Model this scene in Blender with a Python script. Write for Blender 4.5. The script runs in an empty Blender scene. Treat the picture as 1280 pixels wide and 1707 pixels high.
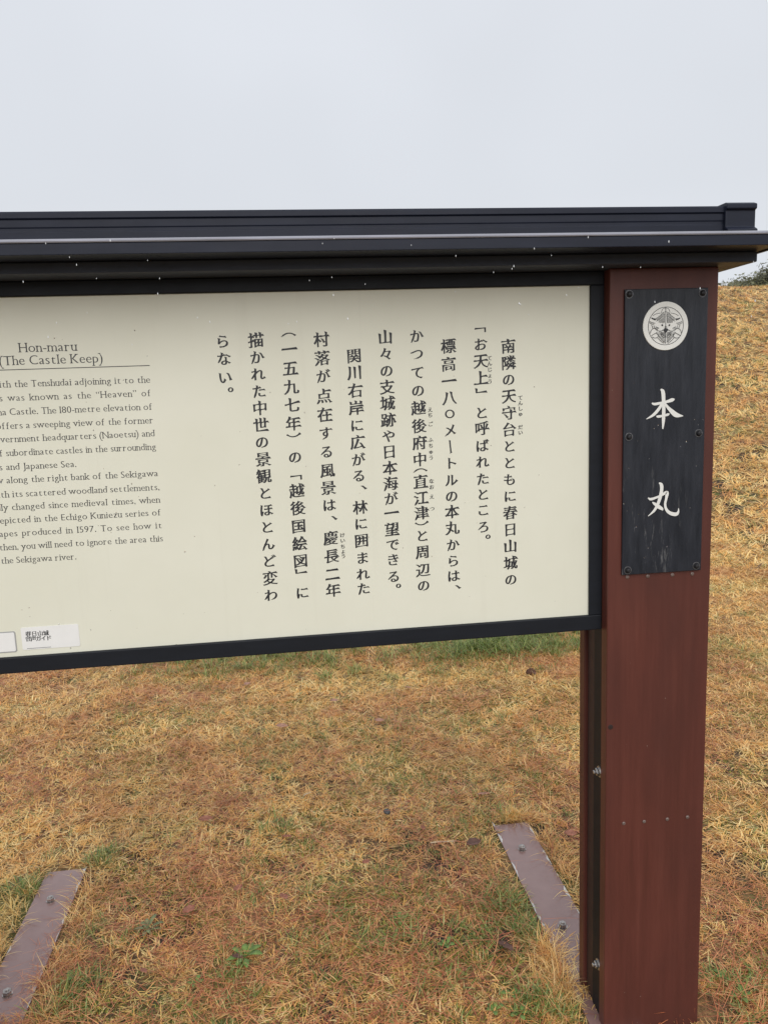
import bpy, bmesh, math, random
import numpy as np
from mathutils import Vector, Matrix, noise, Euler, geometry

random.seed(7)
rng = np.random.default_rng(11)
scene = bpy.context.scene
COL = scene.collection

# ------------------------------------------------------------------ camera
PITCH, ROLL, YAW, FPX = 0.15256, -0.036255, 0.120878, 1297.9
CAM = np.array([0.0, -1.55, 1.5])
_f = np.array([math.sin(YAW) * math.cos(PITCH), math.cos(YAW) * math.cos(PITCH), -math.sin(PITCH)])
_r0 = np.array([math.cos(YAW), -math.sin(YAW), 0.0])
_u0 = np.cross(_r0, _f)
_r = math.cos(ROLL) * _r0 + math.sin(ROLL) * _u0
_u = -math.sin(ROLL) * _r0 + math.cos(ROLL) * _u0
cam_data = bpy.data.cameras.new('camera')
cam = bpy.data.objects.new('camera', cam_data)
COL.objects.link(cam)
M = Matrix(((_r[0], _u[0], -_f[0], CAM[0]), (_r[1], _u[1], -_f[1], CAM[1]), (_r[2], _u[2], -_f[2], CAM[2]), (0, 0, 0, 1)))
cam.matrix_world = M
cam_data.sensor_fit = 'VERTICAL'
cam_data.sensor_height = 24.0
cam_data.lens = 24.0 * FPX / 1707.0
cam_data.clip_start = 0.05
cam_data.clip_end = 3000
scene.camera = cam

# ------------------------------------------------------------------ sky and sun (overcast, drizzle)
SUN_EL, SUN_AZ = math.radians(35), math.radians(181)      # from behind the viewer
world = bpy.data.worlds.new('World')
scene.world = world
world.use_nodes = True
nt = world.node_tree
nt.nodes.clear()
n_out = nt.nodes.new('ShaderNodeOutputWorld')
n_bg = nt.nodes.new('ShaderNodeBackground')
n_sky = nt.nodes.new('ShaderNodeTexSky')
n_sky.sky_type = 'NISHITA'
n_sky.sun_disc = False
n_sky.sun_elevation = SUN_EL
n_sky.sun_rotation = SUN_AZ
n_sky.dust_density = 4.0
n_scale = nt.nodes.new('ShaderNodeVectorMath'); n_scale.operation = 'SCALE'
n_scale.inputs['Scale'].default_value = 0.05
nt.links.new(n_sky.outputs[0], n_scale.inputs[0])
n_tc = nt.nodes.new('ShaderNodeTexCoord')
n_sep = nt.nodes.new('ShaderNodeSeparateXYZ')
nt.links.new(n_tc.outputs['Generated'], n_sep.inputs[0])
n_ramp = nt.nodes.new('ShaderNodeValToRGB')                # overcast cloud: pale at the horizon, greyer overhead
cr = n_ramp.color_ramp
cr.elements[0].position = 0.0; cr.elements[0].color = (0.68, 0.705, 0.745, 1)
cr.elements[1].position = 1.0; cr.elements[1].color = (0.64, 0.665, 0.70, 1)
e = cr.elements.new(0.22); e.color = (0.605, 0.63, 0.672, 1)
e = cr.elements.new(0.45); e.color = (0.61, 0.635, 0.68, 1)
nt.links.new(n_sep.outputs['Z'], n_ramp.inputs[0])
n_noise = nt.nodes.new('ShaderNodeTexNoise')
n_noise.inputs['Scale'].default_value = 1.7
n_noise.inputs['Detail'].default_value = 3
nt.links.new(n_tc.outputs['Generated'], n_noise.inputs['Vector'])
n_mr = nt.nodes.new('ShaderNodeMapRange')
n_mr.inputs['From Min'].default_value = 0.3; n_mr.inputs['From Max'].default_value = 0.7
n_mr.inputs['To Min'].default_value = 0.94; n_mr.inputs['To Max'].default_value = 1.06
nt.links.new(n_noise.outputs[0], n_mr.inputs[0])
n_cl = nt.nodes.new('ShaderNodeVectorMath'); n_cl.operation = 'SCALE'
nt.links.new(n_ramp.outputs[0], n_cl.inputs[0])
nt.links.new(n_mr.outputs[0], n_cl.inputs['Scale'])
n_mix = nt.nodes.new('ShaderNodeMix'); n_mix.data_type = 'RGBA'
n_mix.inputs['Factor'].default_value = 0.94
nt.links.new(n_scale.outputs[0], n_mix.inputs['A'])
nt.links.new(n_cl.outputs[0], n_mix.inputs['B'])
nt.links.new(n_mix.outputs['Result'], n_bg.inputs['Color'])
n_bg.inputs['Strength'].default_value = 1.0
nt.links.new(n_bg.outputs[0], n_out.inputs[0])

sun_data = bpy.data.lights.new('sun', 'SUN')
sun_data.energy = 1.5
sun_data.angle = math.radians(60)
sun_data.color = (1.0, 0.97, 0.93)
sun = bpy.data.objects.new('sun', sun_data)
COL.objects.link(sun)
# azimuth measured clockwise from +Y, as the Sky Texture does
sd = Vector((math.sin(SUN_AZ) * math.cos(SUN_EL), math.cos(SUN_AZ) * math.cos(SUN_EL), math.sin(SUN_EL)))
sun.rotation_euler = sd.to_track_quat('Z', 'Y').to_euler()
scene.view_settings.view_transform = 'Standard'
scene.view_settings.look = 'None'
scene.view_settings.gamma = 1.0
scene.view_settings.exposure = 0.30
scene.view_settings.use_curve_mapping = False

# ------------------------------------------------------------------ helpers
def ray(u, v):
    return (u - 640) / FPX * _r - (v - 853.5) / FPX * _u + _f
def onY(u, v, Y=0.0):
    d = ray(u, v); t = (Y - CAM[1]) / d[1]; return CAM + t * d
def onZ(u, v, Z=0.0):
    d = ray(u, v); t = (Z - CAM[2]) / d[2]; return CAM + t * d

def tag(o, label=None, cat=None, group=None, kind=None):
    for k, v in (('label', label), ('category', cat), ('group', group), ('kind', kind)):
        if v: o[k] = v
    return o
def empty(name, loc):
    o = bpy.data.objects.new(name, None); COL.objects.link(o)
    o.location = loc; o.empty_display_size = 0.1
    return o
ORI = {}                                     # world origin of each object (translations only)
def obj(name, verts, faces, mat, parent=None, at=None, smooth=False):
    """one mesh object; verts in world coordinates; at = its own origin in the world"""
    base = np.array(ORI[parent.name] if parent else (0, 0, 0), float)
    at = base if at is None else np.array(at, float)
    me = bpy.data.meshes.new(name)
    v = np.asarray(verts, float) - at
    me.from_pydata([tuple(p) for p in v], [], faces)
    me.update()
    if smooth:
        me.polygons.foreach_set('use_smooth', [True] * len(me.polygons))
    for m in (mat if isinstance(mat, (list, tuple)) else [mat]):
        me.materials.append(m)
    o = bpy.data.objects.new(name, me); COL.objects.link(o)
    o.location = at - base
    o.parent = parent
    ORI[o.name] = tuple(at)
    return o
def root(name, loc, label, cat, group=None):
    o = empty(name, loc); ORI[o.name] = tuple(loc)
    return tag(o, label, cat, group)
def inst(src, at, parent=None, rot=None):
    o = src.copy(); COL.objects.link(o)
    base = np.array(ORI[parent.name] if parent else (0, 0, 0), float)
    o.parent = parent; o.location = np.array(at, float) - base
    if rot: o.rotation_euler = rot
    ORI[o.name] = tuple(at)
    return o
def bevel(o, w, seg=2):
    m = o.modifiers.new('bevel', 'BEVEL'); m.width = w; m.segments = seg; m.limit_method = 'ANGLE'
    m.angle_limit = math.radians(40)
    return o
def box(x0, x1, y0, y1, z0, z1):
    v = [(x0, y0, z0), (x1, y0, z0), (x1, y1, z0), (x0, y1, z0), (x0, y0, z1), (x1, y0, z1), (x1, y1, z1), (x0, y1, z1)]
    f = [(0, 3, 2, 1), (4, 5, 6, 7), (0, 1, 5, 4), (1, 2, 6, 5), (2, 3, 7, 6), (3, 0, 4, 7)]
    return v, f
def extrude_x(prof, x0, x1):
    """prof: closed (y,z) polygon, counter-clockwise seen from -X"""
    n = len(prof)
    v = [(x0, y, z) for y, z in prof] + [(x1, y, z) for y, z in prof]
    f = [tuple(range(n)), tuple(range(2 * n - 1, n - 1, -1))]
    for i in range(n):
        j = (i + 1) % n
        f.append((i, n + i, n + j, j))
    return v, f
def recalc(o):
    bm = bmesh.new(); bm.from_mesh(o.data)
    bmesh.ops.recalc_face_normals(bm, faces=bm.faces)
    bm.to_mesh(o.data); bm.free()
    return o
def lathe(prof, seg=20, axis='z', c=(0, 0, 0), phase=0.0):
    """prof: (r, h) list from bottom to top, closed with caps"""
    v, f = [], []
    for r, h in prof:
        for k in range(seg):
            a = phase + 2 * math.pi * k / seg
            p = (r * math.cos(a), r * math.sin(a), h)
            if axis == '-y': p = (p[0], -p[2], p[1])
            if axis == '-x': p = (-p[2], p[0], p[1])
            v.append((p[0] + c[0], p[1] + c[1], p[2] + c[2]))
    for i in range(len(prof) - 1):
        for k in range(seg):
            a, b = i * seg + k, i * seg + (k + 1) % seg
            f.append((a, b, b + seg, a + seg))
    f.append(tuple(range(seg - 1, -1, -1)))
    f.append(tuple(range((len(prof) - 1) * seg, len(prof) * seg)))
    return v, f
def merge(*parts):
    V, F = [], []
    for v, f in parts:
        o = len(V); V += list(v); F += [tuple(i + o for i in q) for q in f]
    return V, F

# ------------------------------------------------------------------ materials
def new_mat(name):
    m = bpy.data.materials.new(name); m.use_nodes = True
    t = m.node_tree; b = t.nodes['Principled BSDF']
    return m, t, b
def N(t, kind, **inp):
    n = t.nodes.new(kind)
    for k, v in inp.items():
        n.inputs[k.replace('_', ' ')].default_value = v
    return n
def ramp(t, src, stops):
    n = t.nodes.new('ShaderNodeValToRGB'); c = n.color_ramp
    c.elements[0].position = stops[0][0]; c.elements[0].color = (*stops[0][1], 1)
    c.elements[1].position = stops[-1][0]; c.elements[1].color = (*stops[-1][1], 1)
    for p, col in stops[1:-1]:
        e = c.elements.new(p); e.color = (*col, 1)
    t.links.new(src, n.inputs[0])
    return n.outputs[0]
def coords(t, scale=(1, 1, 1)):
    tc = t.nodes.new('ShaderNodeTexCoord'); mp = t.nodes.new('ShaderNodeMapping')
    mp.inputs['Scale'].default_value = scale
    t.links.new(tc.outputs['Object'], mp.inputs[0])
    return mp.outputs[0]
def noise_n(t, vec, scale, detail=4, rough=0.55):
    n = N(t, 'ShaderNodeTexNoise', Scale=scale, Detail=detail, Roughness=rough)
    t.links.new(vec, n.inputs['Vector'])
    return n.outputs[0]
def mixc(t, fac, a, b, mode='MIX'):
    n = t.nodes.new('ShaderNodeMix'); n.data_type = 'RGBA'; n.blend_type = mode
    for s, x in (('Factor', fac), ('A', a), ('B', b)):
        if hasattr(x, 'links'): t.links.new(x, n.inputs[s])
        else: n.inputs[s].default_value = x if s == 'Factor' else (*x, 1)
    return n.outputs['Result']
def bump(t, b, h, strength, dist):
    n = N(t, 'ShaderNodeBump', Strength=strength, Distance=dist)
    t.links.new(h, n.inputs['Height']); t.links.new(n.outputs[0], b.inputs['Normal'])
def simple(name, col, rough=0.5, metal=0.0, spec=0.5, var=0.0, vscale=30, bmp=0.0, bscale=200):
    m, t, b = new_mat(name)
    b.inputs['Roughness'].default_value = rough; b.inputs['Metallic'].default_value = metal
    b.inputs['Specular IOR Level'].default_value = spec
    b.inputs['Base Color'].default_value = (*col, 1)
    vec = coords(t)
    if var:
        nz = noise_n(t, vec, vscale)
        t.links.new(ramp(t, nz, [(0.3, tuple(c * (1 - var) for c in col)), (0.7, tuple(c * (1 + var) for c in col))]), b.inputs['Base Color'])
    if bmp:
        bump(t, b, noise_n(t, vec, bscale), bmp, 0.001)
    return m

def post_material():
    m, t, b = new_mat('brown_stained_wood')
    b.inputs['Specular IOR Level'].default_value = 0.32
    vec = coords(t, (1, 1, 0.06))
    grain = noise_n(t, vec, 55, 6, 0.6)
    broad = noise_n(t, coords(t, (1, 1, 0.35)), 7, 4)
    c1 = ramp(t, grain, [(0.25, (0.084, 0.026, 0.019)), (0.5, (0.106, 0.032, 0.024)), (0.8, (0.132, 0.042, 0.031))])
    c2 = mixc(t, ramp(t, broad, [(0.35, (0, 0, 0)), (0.68, (0.85, 0.85, 0.85))]), c1, (0.072, 0.024, 0.019))
    spots = N(t, 'ShaderNodeTexVoronoi', Scale=26); t.links.new(coords(t), spots.inputs['Vector'])
    lt = ramp(t, spots.outputs['Distance'], [(0.012, (1, 1, 1)), (0.028, (0, 0, 0))])
    c3 = mixc(t, lt, c2, (0.35, 0.28, 0.24))
    t.links.new(c3, b.inputs['Base Color'])
    rr = N(t, 'ShaderNodeMapRange'); rr.inputs['To Min'].default_value = 0.32; rr.inputs['To Max'].default_value = 0.5
    t.links.new(broad, rr.inputs[0]); t.links.new(rr.outputs[0], b.inputs['Roughness'])
    bump(t, b, grain, 0.12, 0.001)
    return m
def slate_material():
    m, t, b = new_mat('black_slate_board')
    vec = coords(t, (1, 1, 0.35))
    n1 = noise_n(t, vec, 45, 8, 0.7)
    rot = t.nodes.new('ShaderNodeMapping'); rot.inputs['Rotation'].default_value = (0, 0.35, 0); rot.inputs['Scale'].default_value = (1, 1, 0.16)
    tc = t.nodes.new('ShaderNodeTexCoord'); t.links.new(tc.outputs['Object'], rot.inputs[0])
    n2 = noise_n(t, rot.outputs[0], 60, 5, 0.65)
    base = ramp(t, n2, [(0.35, (0.013, 0.0155, 0.022)), (0.62, (0.025, 0.028, 0.037)), (0.8, (0.04, 0.043, 0.052))])
    # pale scuffed streaks low on the board
    n3 = noise_n(t, rot.outputs[0], 75, 8, 0.75)
    sc = ramp(t, n3, [(0.57, (0, 0, 0)), (0.72, (1, 1, 1))])
    sp = t.nodes.new('ShaderNodeSeparateXYZ'); t.links.new(tc.outputs['Object'], sp.inputs[0])
    low = N(t, 'ShaderNodeMapRange'); low.inputs['From Min'].default_value = 1.38; low.inputs['From Max'].default_value = 1.14
    t.links.new(sp.outputs['Z'], low.inputs[0])
    lft = N(t, 'ShaderNodeMapRange'); lft.inputs['From Min'].default_value = 0.86; lft.inputs['From Max'].default_value = 0.76
    adx = t.nodes.new('ShaderNodeMath'); adx.operation = 'ADD'; adx.inputs[1].default_value = -0.0425
    t.links.new(sp.outputs['X'], adx.inputs[0]); t.links.new(adx.outputs[0], lft.inputs[0])
    mm = t.nodes.new('ShaderNodeMath'); mm.operation = 'MULTIPLY'; t.links.new(low.outputs[0], mm.inputs[0]); t.links.new(lft.outputs[0], mm.inputs[1])
    m2 = t.nodes.new('ShaderNodeMath'); m2.operation = 'MULTIPLY'; t.links.new(mm.outputs[0], m2.inputs[0]); t.links.new(sc, m2.inputs[1])
    m3 = t.nodes.new('ShaderNodeMath'); m3.operation = 'MULTIPLY'; t.links.new(m2.outputs[0], m3.inputs[0]); m3.inputs[1].default_value = 0.85
    t.links.new(mixc(t, m3.outputs[0], base, (0.27, 0.27, 0.27)), b.inputs['Base Color'])
    b.inputs['Roughness'].default_value = 0.36
    b.inputs['Specular IOR Level'].default_value = 0.3
    bump(t, b, n2, 0.6, 0.002)
    return m
def panel_material():
    m, t, b = new_mat('cream_panel')
    n = noise_n(t, coords(t), 5, 5)
    c = ramp(t, n, [(0.3, (0.72, 0.715, 0.60)), (0.7, (0.76, 0.755, 0.645))])
    dr = noise_n(t, coords(t, (1, 1, 0.05)), 22, 6, 0.7)
    c = mixc(t, ramp(t, dr, [(0.55, (0, 0, 0)), (0.8, (0.35, 0.35, 0.35))]), c, (0.62, 0.60, 0.50))
    t.links.new(c, b.inputs['Base Color'])
    b.inputs['Roughness'].default_value = 0.35
    b.inputs['Specular IOR Level'].default_value = 0.4
    return m
def metal_material(name, col, rough=0.35, spec=0.25):
    m, t, b = new_mat(name)
    b.inputs['Specular IOR Level'].default_value = spec
    v = coords(t, (0.15, 1, 1))
    n = noise_n(t, v, 60, 6)
    t.links.new(ramp(t, n, [(0.3, tuple(c * 0.85 for c in col)), (0.75, tuple(c * 1.2 for c in col))]), b.inputs['Base Color'])
    rr = N(t, 'ShaderNodeMapRange'); rr.inputs['To Min'].default_value = rough - 0.08; rr.inputs['To Max'].default_value = rough + 0.1
    t.links.new(noise_n(t, coords(t), 18, 5), rr.inputs[0]); t.links.new(rr.outputs[0], b.inputs['Roughness'])
    return m
def plate_material():
    m, t, b = new_mat('wet_brown_steel')
    v = coords(t)
    n = noise_n(t, v, 14, 6, 0.65)
    c = ramp(t, n, [(0.3, (0.235, 0.132, 0.118)), (0.7, (0.285, 0.17, 0.152))])
    fl = noise_n(t, v, 120, 4, 0.7)
    c = mixc(t, ramp(t, fl, [(0.70, (0, 0, 0)), (0.74, (0.7, 0.7, 0.7))]), c, (0.05, 0.028, 0.024))
    t.links.new(c, b.inputs['Base Color'])
    b.inputs['Roughness'].default_value = 0.4
    b.inputs['Coat Weight'].default_value = 1.0
    b.inputs['Coat Roughness'].default_value = 0.04
    b.inputs['Coat IOR'].default_value = 1.45
    return m
def blade_material(name, stops, green=None, red=None, gloss=0.45):
    """colour from each blade's own tint, shifted by broad patches over the lawn"""
    m, t, b = new_mat(name)
    at = t.nodes.new('ShaderNodeAttribute'); at.attribute_name = 'tint'
    c = ramp(t, at.outputs['Fac'], stops)
    g = t.nodes.new('ShaderNodeNewGeometry')
    if green:
        n = noise_n(t, g.outputs['Position'], 2.3, 4, 0.6)
        c = mixc(t, ramp(t, n, [(0.50, (0, 0, 0)), (0.72, (green[0],) * 3)]), c, green[1])
    if red:
        mp = t.nodes.new('ShaderNodeMapping'); mp.inputs['Location'].default_value = (7, 3, 1)
        t.links.new(g.outputs['Position'], mp.inputs[0])
        n = noise_n(t, mp.outputs[0], 3.1, 5, 0.6)
        c = mixc(t, ramp(t, n, [(0.43, (0, 0, 0)), (0.68, (red[0],) * 3)]), c, red[1])
    t.links.new(c, b.inputs['Base Color'])
    b.inputs['Roughness'].default_value = gloss
    b.inputs['Specular IOR Level'].default_value = 0.55
    tr = t.nodes.new('ShaderNodeBsdfTranslucent'); t.links.new(c, tr.inputs['Color'])
    mx = t.nodes.new('ShaderNodeMixShader'); mx.inputs[0].default_value = 0.08
    t.links.new(b.outputs[0], mx.inputs[1]); t.links.new(tr.outputs[0], mx.inputs[2])
    t.links.new(mx.outputs[0], t.nodes['Material Output'].inputs[0])
    return m
def ground_material():
    m, t, b = new_mat('thatch_and_soil')
    g = t.nodes.new('ShaderNodeNewGeometry'); p = g.outputs['Position']
    fine = noise_n(t, p, 70, 8, 0.75)
    straw = ramp(t, fine, [(0.3, (0.06, 0.033, 0.016)), (0.5, (0.27, 0.15, 0.06)), (0.7, (0.55, 0.34, 0.13))])
    moss = ramp(t, fine, [(0.3, (0.05, 0.055, 0.012)), (0.7, (0.18, 0.18, 0.035))])
    soil = ramp(t, fine, [(0.3, (0.02, 0.013, 0.009)), (0.7, (0.08, 0.05, 0.033))])
    a = noise_n(t, p, 2.6, 5, 0.6)
    c = mixc(t, ramp(t, a, [(0.46, (0, 0, 0)), (0.58, (1, 1, 1))]), straw, moss)
    mp = t.nodes.new('ShaderNodeMapping'); mp.inputs['Location'].default_value = (3, 9, 0); t.links.new(p, mp.inputs[0])
    s = noise_n(t, mp.outputs[0], 3.4, 5, 0.6)
    c = mixc(t, ramp(t, s, [(0.50, (0, 0, 0)), (0.6, (1, 1, 1))]), c, soil)
    t.links.new(c, b.inputs['Base Color'])
    b.inputs['Roughness'].default_value = 0.75
    bump(t, b, fine, 0.8, 0.01)
    return m

MAT = dict(
    post=post_material(), slate=slate_material(), panel=panel_material(),
    frame=metal_material('black_frame_metal', (0.009, 0.011, 0.016), 0.5),
    roof=metal_material('dark_roof_metal', (0.014, 0.017, 0.030), 0.42, 0.22),
    drip=metal_material('grey_drip_metal', (0.27, 0.27, 0.31), 0.3, 0.5),
    web=metal_material('dark_steel', (0.008, 0.008, 0.011), 0.55),
    plate=plate_material(),
    ink=simple('black_print', (0.016, 0.017, 0.022), 0.5),
    greyink=simple('charcoal_print', (0.03, 0.03, 0.036), 0.5),
    blueink=simple('blue_print', (0.10, 0.16, 0.28), 0.5),
    white=simple('white_enamel', (0.76, 0.76, 0.73), 0.4, var=0.03),
    sticker=simple('white_sticker', (0.80, 0.80, 0.79), 0.35, var=0.02),
    stickerline=simple('grey_sticker_border', (0.36, 0.36, 0.36), 0.5),
    bolt=metal_material('black_bolt', (0.02, 0.02, 0.023), 0.4),
    zinc=simple('zinc_steel', (0.42, 0.41, 0.40), 0.28, metal=0.9, var=0.2, vscale=200),
    washer=simple('grey_washer', (0.16, 0.16, 0.17), 0.4, metal=0.5, var=0.4, vscale=200),
    inner=simple('dark_brown_core', (0.030, 0.012, 0.010), 0.6, var=0.2),
    beam=metal_material('flare_lifted_beam', (0.045, 0.052, 0.074), 0.5),  # paler and bluer than the roof: flare over the shaded beam painted in
    nut=simple('dull_steel_nut', (0.40, 0.37, 0.35), 0.3, metal=0.8, var=0.4, vscale=150),
    screw=simple('weathered_screw', (0.20, 0.15, 0.135), 0.4, metal=0.4, var=0.3, vscale=300),
    plug=simple('dark_plug', (0.02, 0.010, 0.009), 0.6),
    flake=simple('bare_flaked_edge', (0.62, 0.60, 0.57), 0.5, var=0.15, vscale=80),
    ground=ground_material(),
)
mw, tw, bw = new_mat('water_bead')
bw.inputs['Base Color'].default_value = (1, 1, 1, 1); bw.inputs['Roughness'].default_value = 0.0
bw.inputs['IOR'].default_value = 1.33; bw.inputs['Transmission Weight'].default_value = 1.0
MAT['water'] = mw
MAT['sleet'] = simple('sleet', (0.75, 0.77, 0.80), 0.3)

# ------------------------------------------------------------------ terrain
def sstep(a, b, x):
    t = np.clip((x - a) / (b - a), 0, 1); return t * t * (3 - 2 * t)
PLATES = [(0.637, 0.760, -0.02, 0.890), (-0.843, -0.720, -0.02, 0.890)]
def plate_dist(x, y):
    d = np.full(np.shape(x), 9.0)
    for x0, x1, y0, y1 in PLATES:
        dx = np.maximum(np.maximum(x0 - x, x - x1), 0); dy = np.maximum(np.maximum(y0 - y, y - y1), 0)
        d = np.minimum(d, np.hypot(dx, dy))
    return d
def height(x, y):
    x = np.asarray(x, float); y = np.asarray(y, float)
    bank = 3.12 * sstep(2.6, 12.5, y) * sstep(0.3, 5.5, x - 0.10 * y)
    bank = bank * (1 - sstep(14.5, 24, y)) - 2.2 * sstep(15, 26, y) * sstep(0, 6, x)
    und = 0.012 * np.sin(2.3 * x + 0.7) * np.sin(1.9 * y + 1.1) + 0.007 * np.sin(6.1 * x - 2.2 * y) + 0.05 * np.sin(0.5 * x + 0.2) * np.sin(0.43 * y) * sstep(1.5, 5, np.hypot(x, y))
    und = und * sstep(0.02, 0.30, plate_dist(x, y))
    return bank + und - 0.002 - 0.03 * (1 - sstep(-0.10, 0.10, y))
ringr = [0.0]
r_ = 0.0
while r_ < 900:
    r_ += max(0.05, r_ * 0.045); ringr.append(r_)
SEG = 160
gv = [(0.0, 0.6, float(height(0.0, 0.6)))]; gf = []
for r_ in ringr[1:]:
    for k in range(SEG):
        a = 2 * math.pi * k / SEG
        x, y = r_ * math.cos(a), 0.6 + r_ * math.sin(a)
        gv.append((x, y, float(height(x, y))))
for k in range(SEG): gf.append((0, 1 + k, 1 + (k + 1) % SEG))
for i in range(len(ringr) - 2):
    for k in range(SEG):
        a = 1 + i * SEG + k; b = 1 + i * SEG + (k + 1) % SEG
        gf.append((a, a + SEG, b + SEG, b))
ground = obj('ground', gv, gf, MAT['ground'], smooth=True)
tag(ground, 'dry lawn rising to a grassy bank beside the sign', 'lawn', kind='structure')

# ------------------------------------------------------------------ lettering
def loops_of(o):
    m = o.evaluated_get(DG).to_mesh()
    n = len(m.vertices); lab = list(range(n))
    def find(i):
        while lab[i] != i: lab[i] = lab[lab[i]]; i = lab[i]
        return i
    for e in m.edges: lab[find(e.vertices[0])] = find(e.vertices[1])
    grp = {}
    for v in m.vertices: grp.setdefault(find(v.index), []).append((v.co.x, v.co.y))
    out = []
    for g in grp.values():                                   # vertices of a contour come in order
        g = [p for i, p in enumerate(g) if math.dist(p, g[i - 1]) > 1e-5]
        if len(g) > 2: out.append(np.array(g))
    o.evaluated_get(DG).to_mesh_clear()
    return out
def area(l): 
    x, y = l[:, 0], l[:, 1]; return 0.5 * np.sum(x * np.roll(y, -1) - y * np.roll(x, -1))
def orient(loops):
    """keep the font's own winding, with outer contours counter-clockwise"""
    if not loops: return loops
    big = max(loops, key=lambda l: abs(area(l)))
    return [l[::-1] for l in loops] if area(big) < 0 else loops
def fill(loops):
    """triangles wherever the contours wind around a point (overlaps stay filled)"""
    V, E = [], []
    for l in loops:
        o = len(V); V += [Vector(p) for p in l]; E += [(o + i, o + (i + 1) % len(l)) for i in range(len(l))]
    if not V: return np.zeros((0, 2)), []
    vo, eo, fo, *_ = geometry.delaunay_2d_cdt(V, E, [], 0, 1e-5)
    P = np.array([(v.x, v.y) for v in vo]); keep = []
    for f in fo:
        c = P[list(f)].mean(0); w = 0
        for l in loops:
            d = l - c; e = np.roll(d, -1, 0)
            cr_ = d[:, 0] * e[:, 1] - d[:, 1] * e[:, 0]
            w += int(np.sum((d[:, 1] <= 0) & (e[:, 1] > 0) & (cr_ > 0))) - int(np.sum((d[:, 1] > 0) & (e[:, 1] <= 0) & (cr_ < 0)))
        if w > 0: keep.append(tuple(f))
    return P, keep
def normals(l):
    d = np.roll(l, -1, 0) - l; ln = np.hypot(d[:, 0], d[:, 1])[:, None] + 1e-9; d = d / ln
    n = np.stack([d[:, 1], -d[:, 0]], 1)                     # outward normal of each edge
    return d, ln[:, 0], n
def offset(l, ax, ay, nib=0.0):
    d, ln, n = normals(l); n0 = np.roll(n, 1, 0)
    out = []
    for p, a, b in zip(l, n0, n):
        s = a + b; k = s / max(0.35, 1 + a @ b)
        k = np.clip(k, -1.6, 1.6)
        h = nib * (0.94 * k[0] - 0.34 * k[1])
        out.append((p[0] + ax * k[0] + 0.94 * h, p[1] + ay * k[1] - 0.34 * h))
    return np.array(out)
def soften(l, c):
    d, ln, n = normals(l); out = []
    for i in range(len(l)):
        a = min(c, 0.3 * ln[i - 1]); b = min(c, 0.3 * ln[i])
        out.append(l[i] - d[i - 1] * a); out.append(l[i] + d[i] * b)
    return np.array(out)
def brush(loops):
    """turn the even strokes into brush strokes: slanted starts, pressed ends, tapering sweeps, rising horizontals"""
    out = []
    for l in orient(loops):
        if len(l) < 4: out.append(l); continue
        d, ln, n = normals(l); l2 = l.copy()
        for i in range(len(l)):
            if not 0.045 < ln[i] < 0.105: continue
            pa, pb = d[i - 1], d[(i + 1) % len(l)]
            c1 = pa[0] * d[i][1] - pa[1] * d[i][0]; c2 = d[i][0] * pb[1] - d[i][1] * pb[0]
            if c1 < 0.75 or c2 < 0.75: continue              # not a square stroke end
            a, b, nx, ny = i, (i + 1) % len(l), n[i][0], n[i][1]
            A, B = l[a], l[b]; mid = (A + B) / 2
            if ny < -0.3 and nx < -0.3:                      # left sweep: pointed
                l2[a] = mid + n[i] * 0.05 + (A - mid) * 0.2; l2[b] = mid + n[i] * 0.05 + (B - mid) * 0.2
            elif ny < -0.25 and nx > 0.3:                    # right sweep: broad foot
                l2[a] = A + np.array((-0.01, -0.03)); l2[b] = B + np.array((0.05, 0.0))
            elif nx > 0.8:                                   # right end of a horizontal: pressed down
                l2[a] = A + np.array((0.034, -0.026)); l2[b] = B + np.array((-0.014, 0.042))
            elif nx < -0.8:                                  # start of a horizontal
                l2[a] = A + np.array((0.01, 0.022)); l2[b] = B + np.array((-0.025, -0.016))
            elif ny > 0.6:                                   # top of a vertical
                l2[a] = A + np.array((0.016, -0.018)); l2[b] = B + np.array((-0.024, 0.022))
            elif ny < -0.6:                                  # foot of a vertical
                l2[a] = A + np.array((0.006, -0.012)); l2[b] = B + np.array((-0.010, 0.022))
        d2, ln2, n2 = normals(l2); w = []
        for i in range(len(l2)):                             # long strokes narrow a little at the waist
            w.append(l2[i])
            if ln2[i] > 0.17:
                k = 0.013 if abs(n2[i][1]) > 0.7 else 0.009
                nx_ = l2[(i + 1) % len(l2)]
                w += [l2[i] * (1 - t) + nx_ * t - n2[i] * k for t in (0.35, 0.65)]
        l2 = np.array(w)
        l2 = offset(l2, 0.006, 0.002, 0.027)
        l2 = soften(l2, 0.02)
        l2[:, 1] += 0.085 * (l2[:, 0] - 0.5)
        out.append(l2)
    return out, []
def serif(loops):
    """thin the horizontals and put bracketed serifs on the stem ends"""
    out, quads = [], []
    for l in orient(loops):
        d, ln, n = normals(l); dot = np.ptp(l, 0).max() < 0.2
        if not dot:
            for i in range(len(l)):
                pa, pb = d[i - 1], d[(i + 1) % len(l)]
                c1 = pa[0] * d[i][1] - pa[1] * d[i][0]; c2 = d[i][0] * pb[1] - d[i][1] * pb[0]
                if abs(n[i][1]) > 0.97 and 0.05 < ln[i] < 0.14 and c1 > 0.7 and c2 > 0.7:
                    m = (l[i] + l[(i + 1) % len(l)]) / 2; w = ln[i] / 2
                    s = 1 if n[i][1] > 0 else -1; y = m[1]
                    quads.append([(m[0] - w - 0.062, y), (m[0] + w + 0.062, y), (m[0] + w + 0.062, y - s * 0.03), (m[0] + w * 0.75, y - s * 0.06), (m[0] - w * 0.75, y - s * 0.06), (m[0] - w - 0.062, y - s * 0.03)])
        out.append(offset(l, -0.003, -0.016) if not dot else l)
    return out, quads

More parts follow.
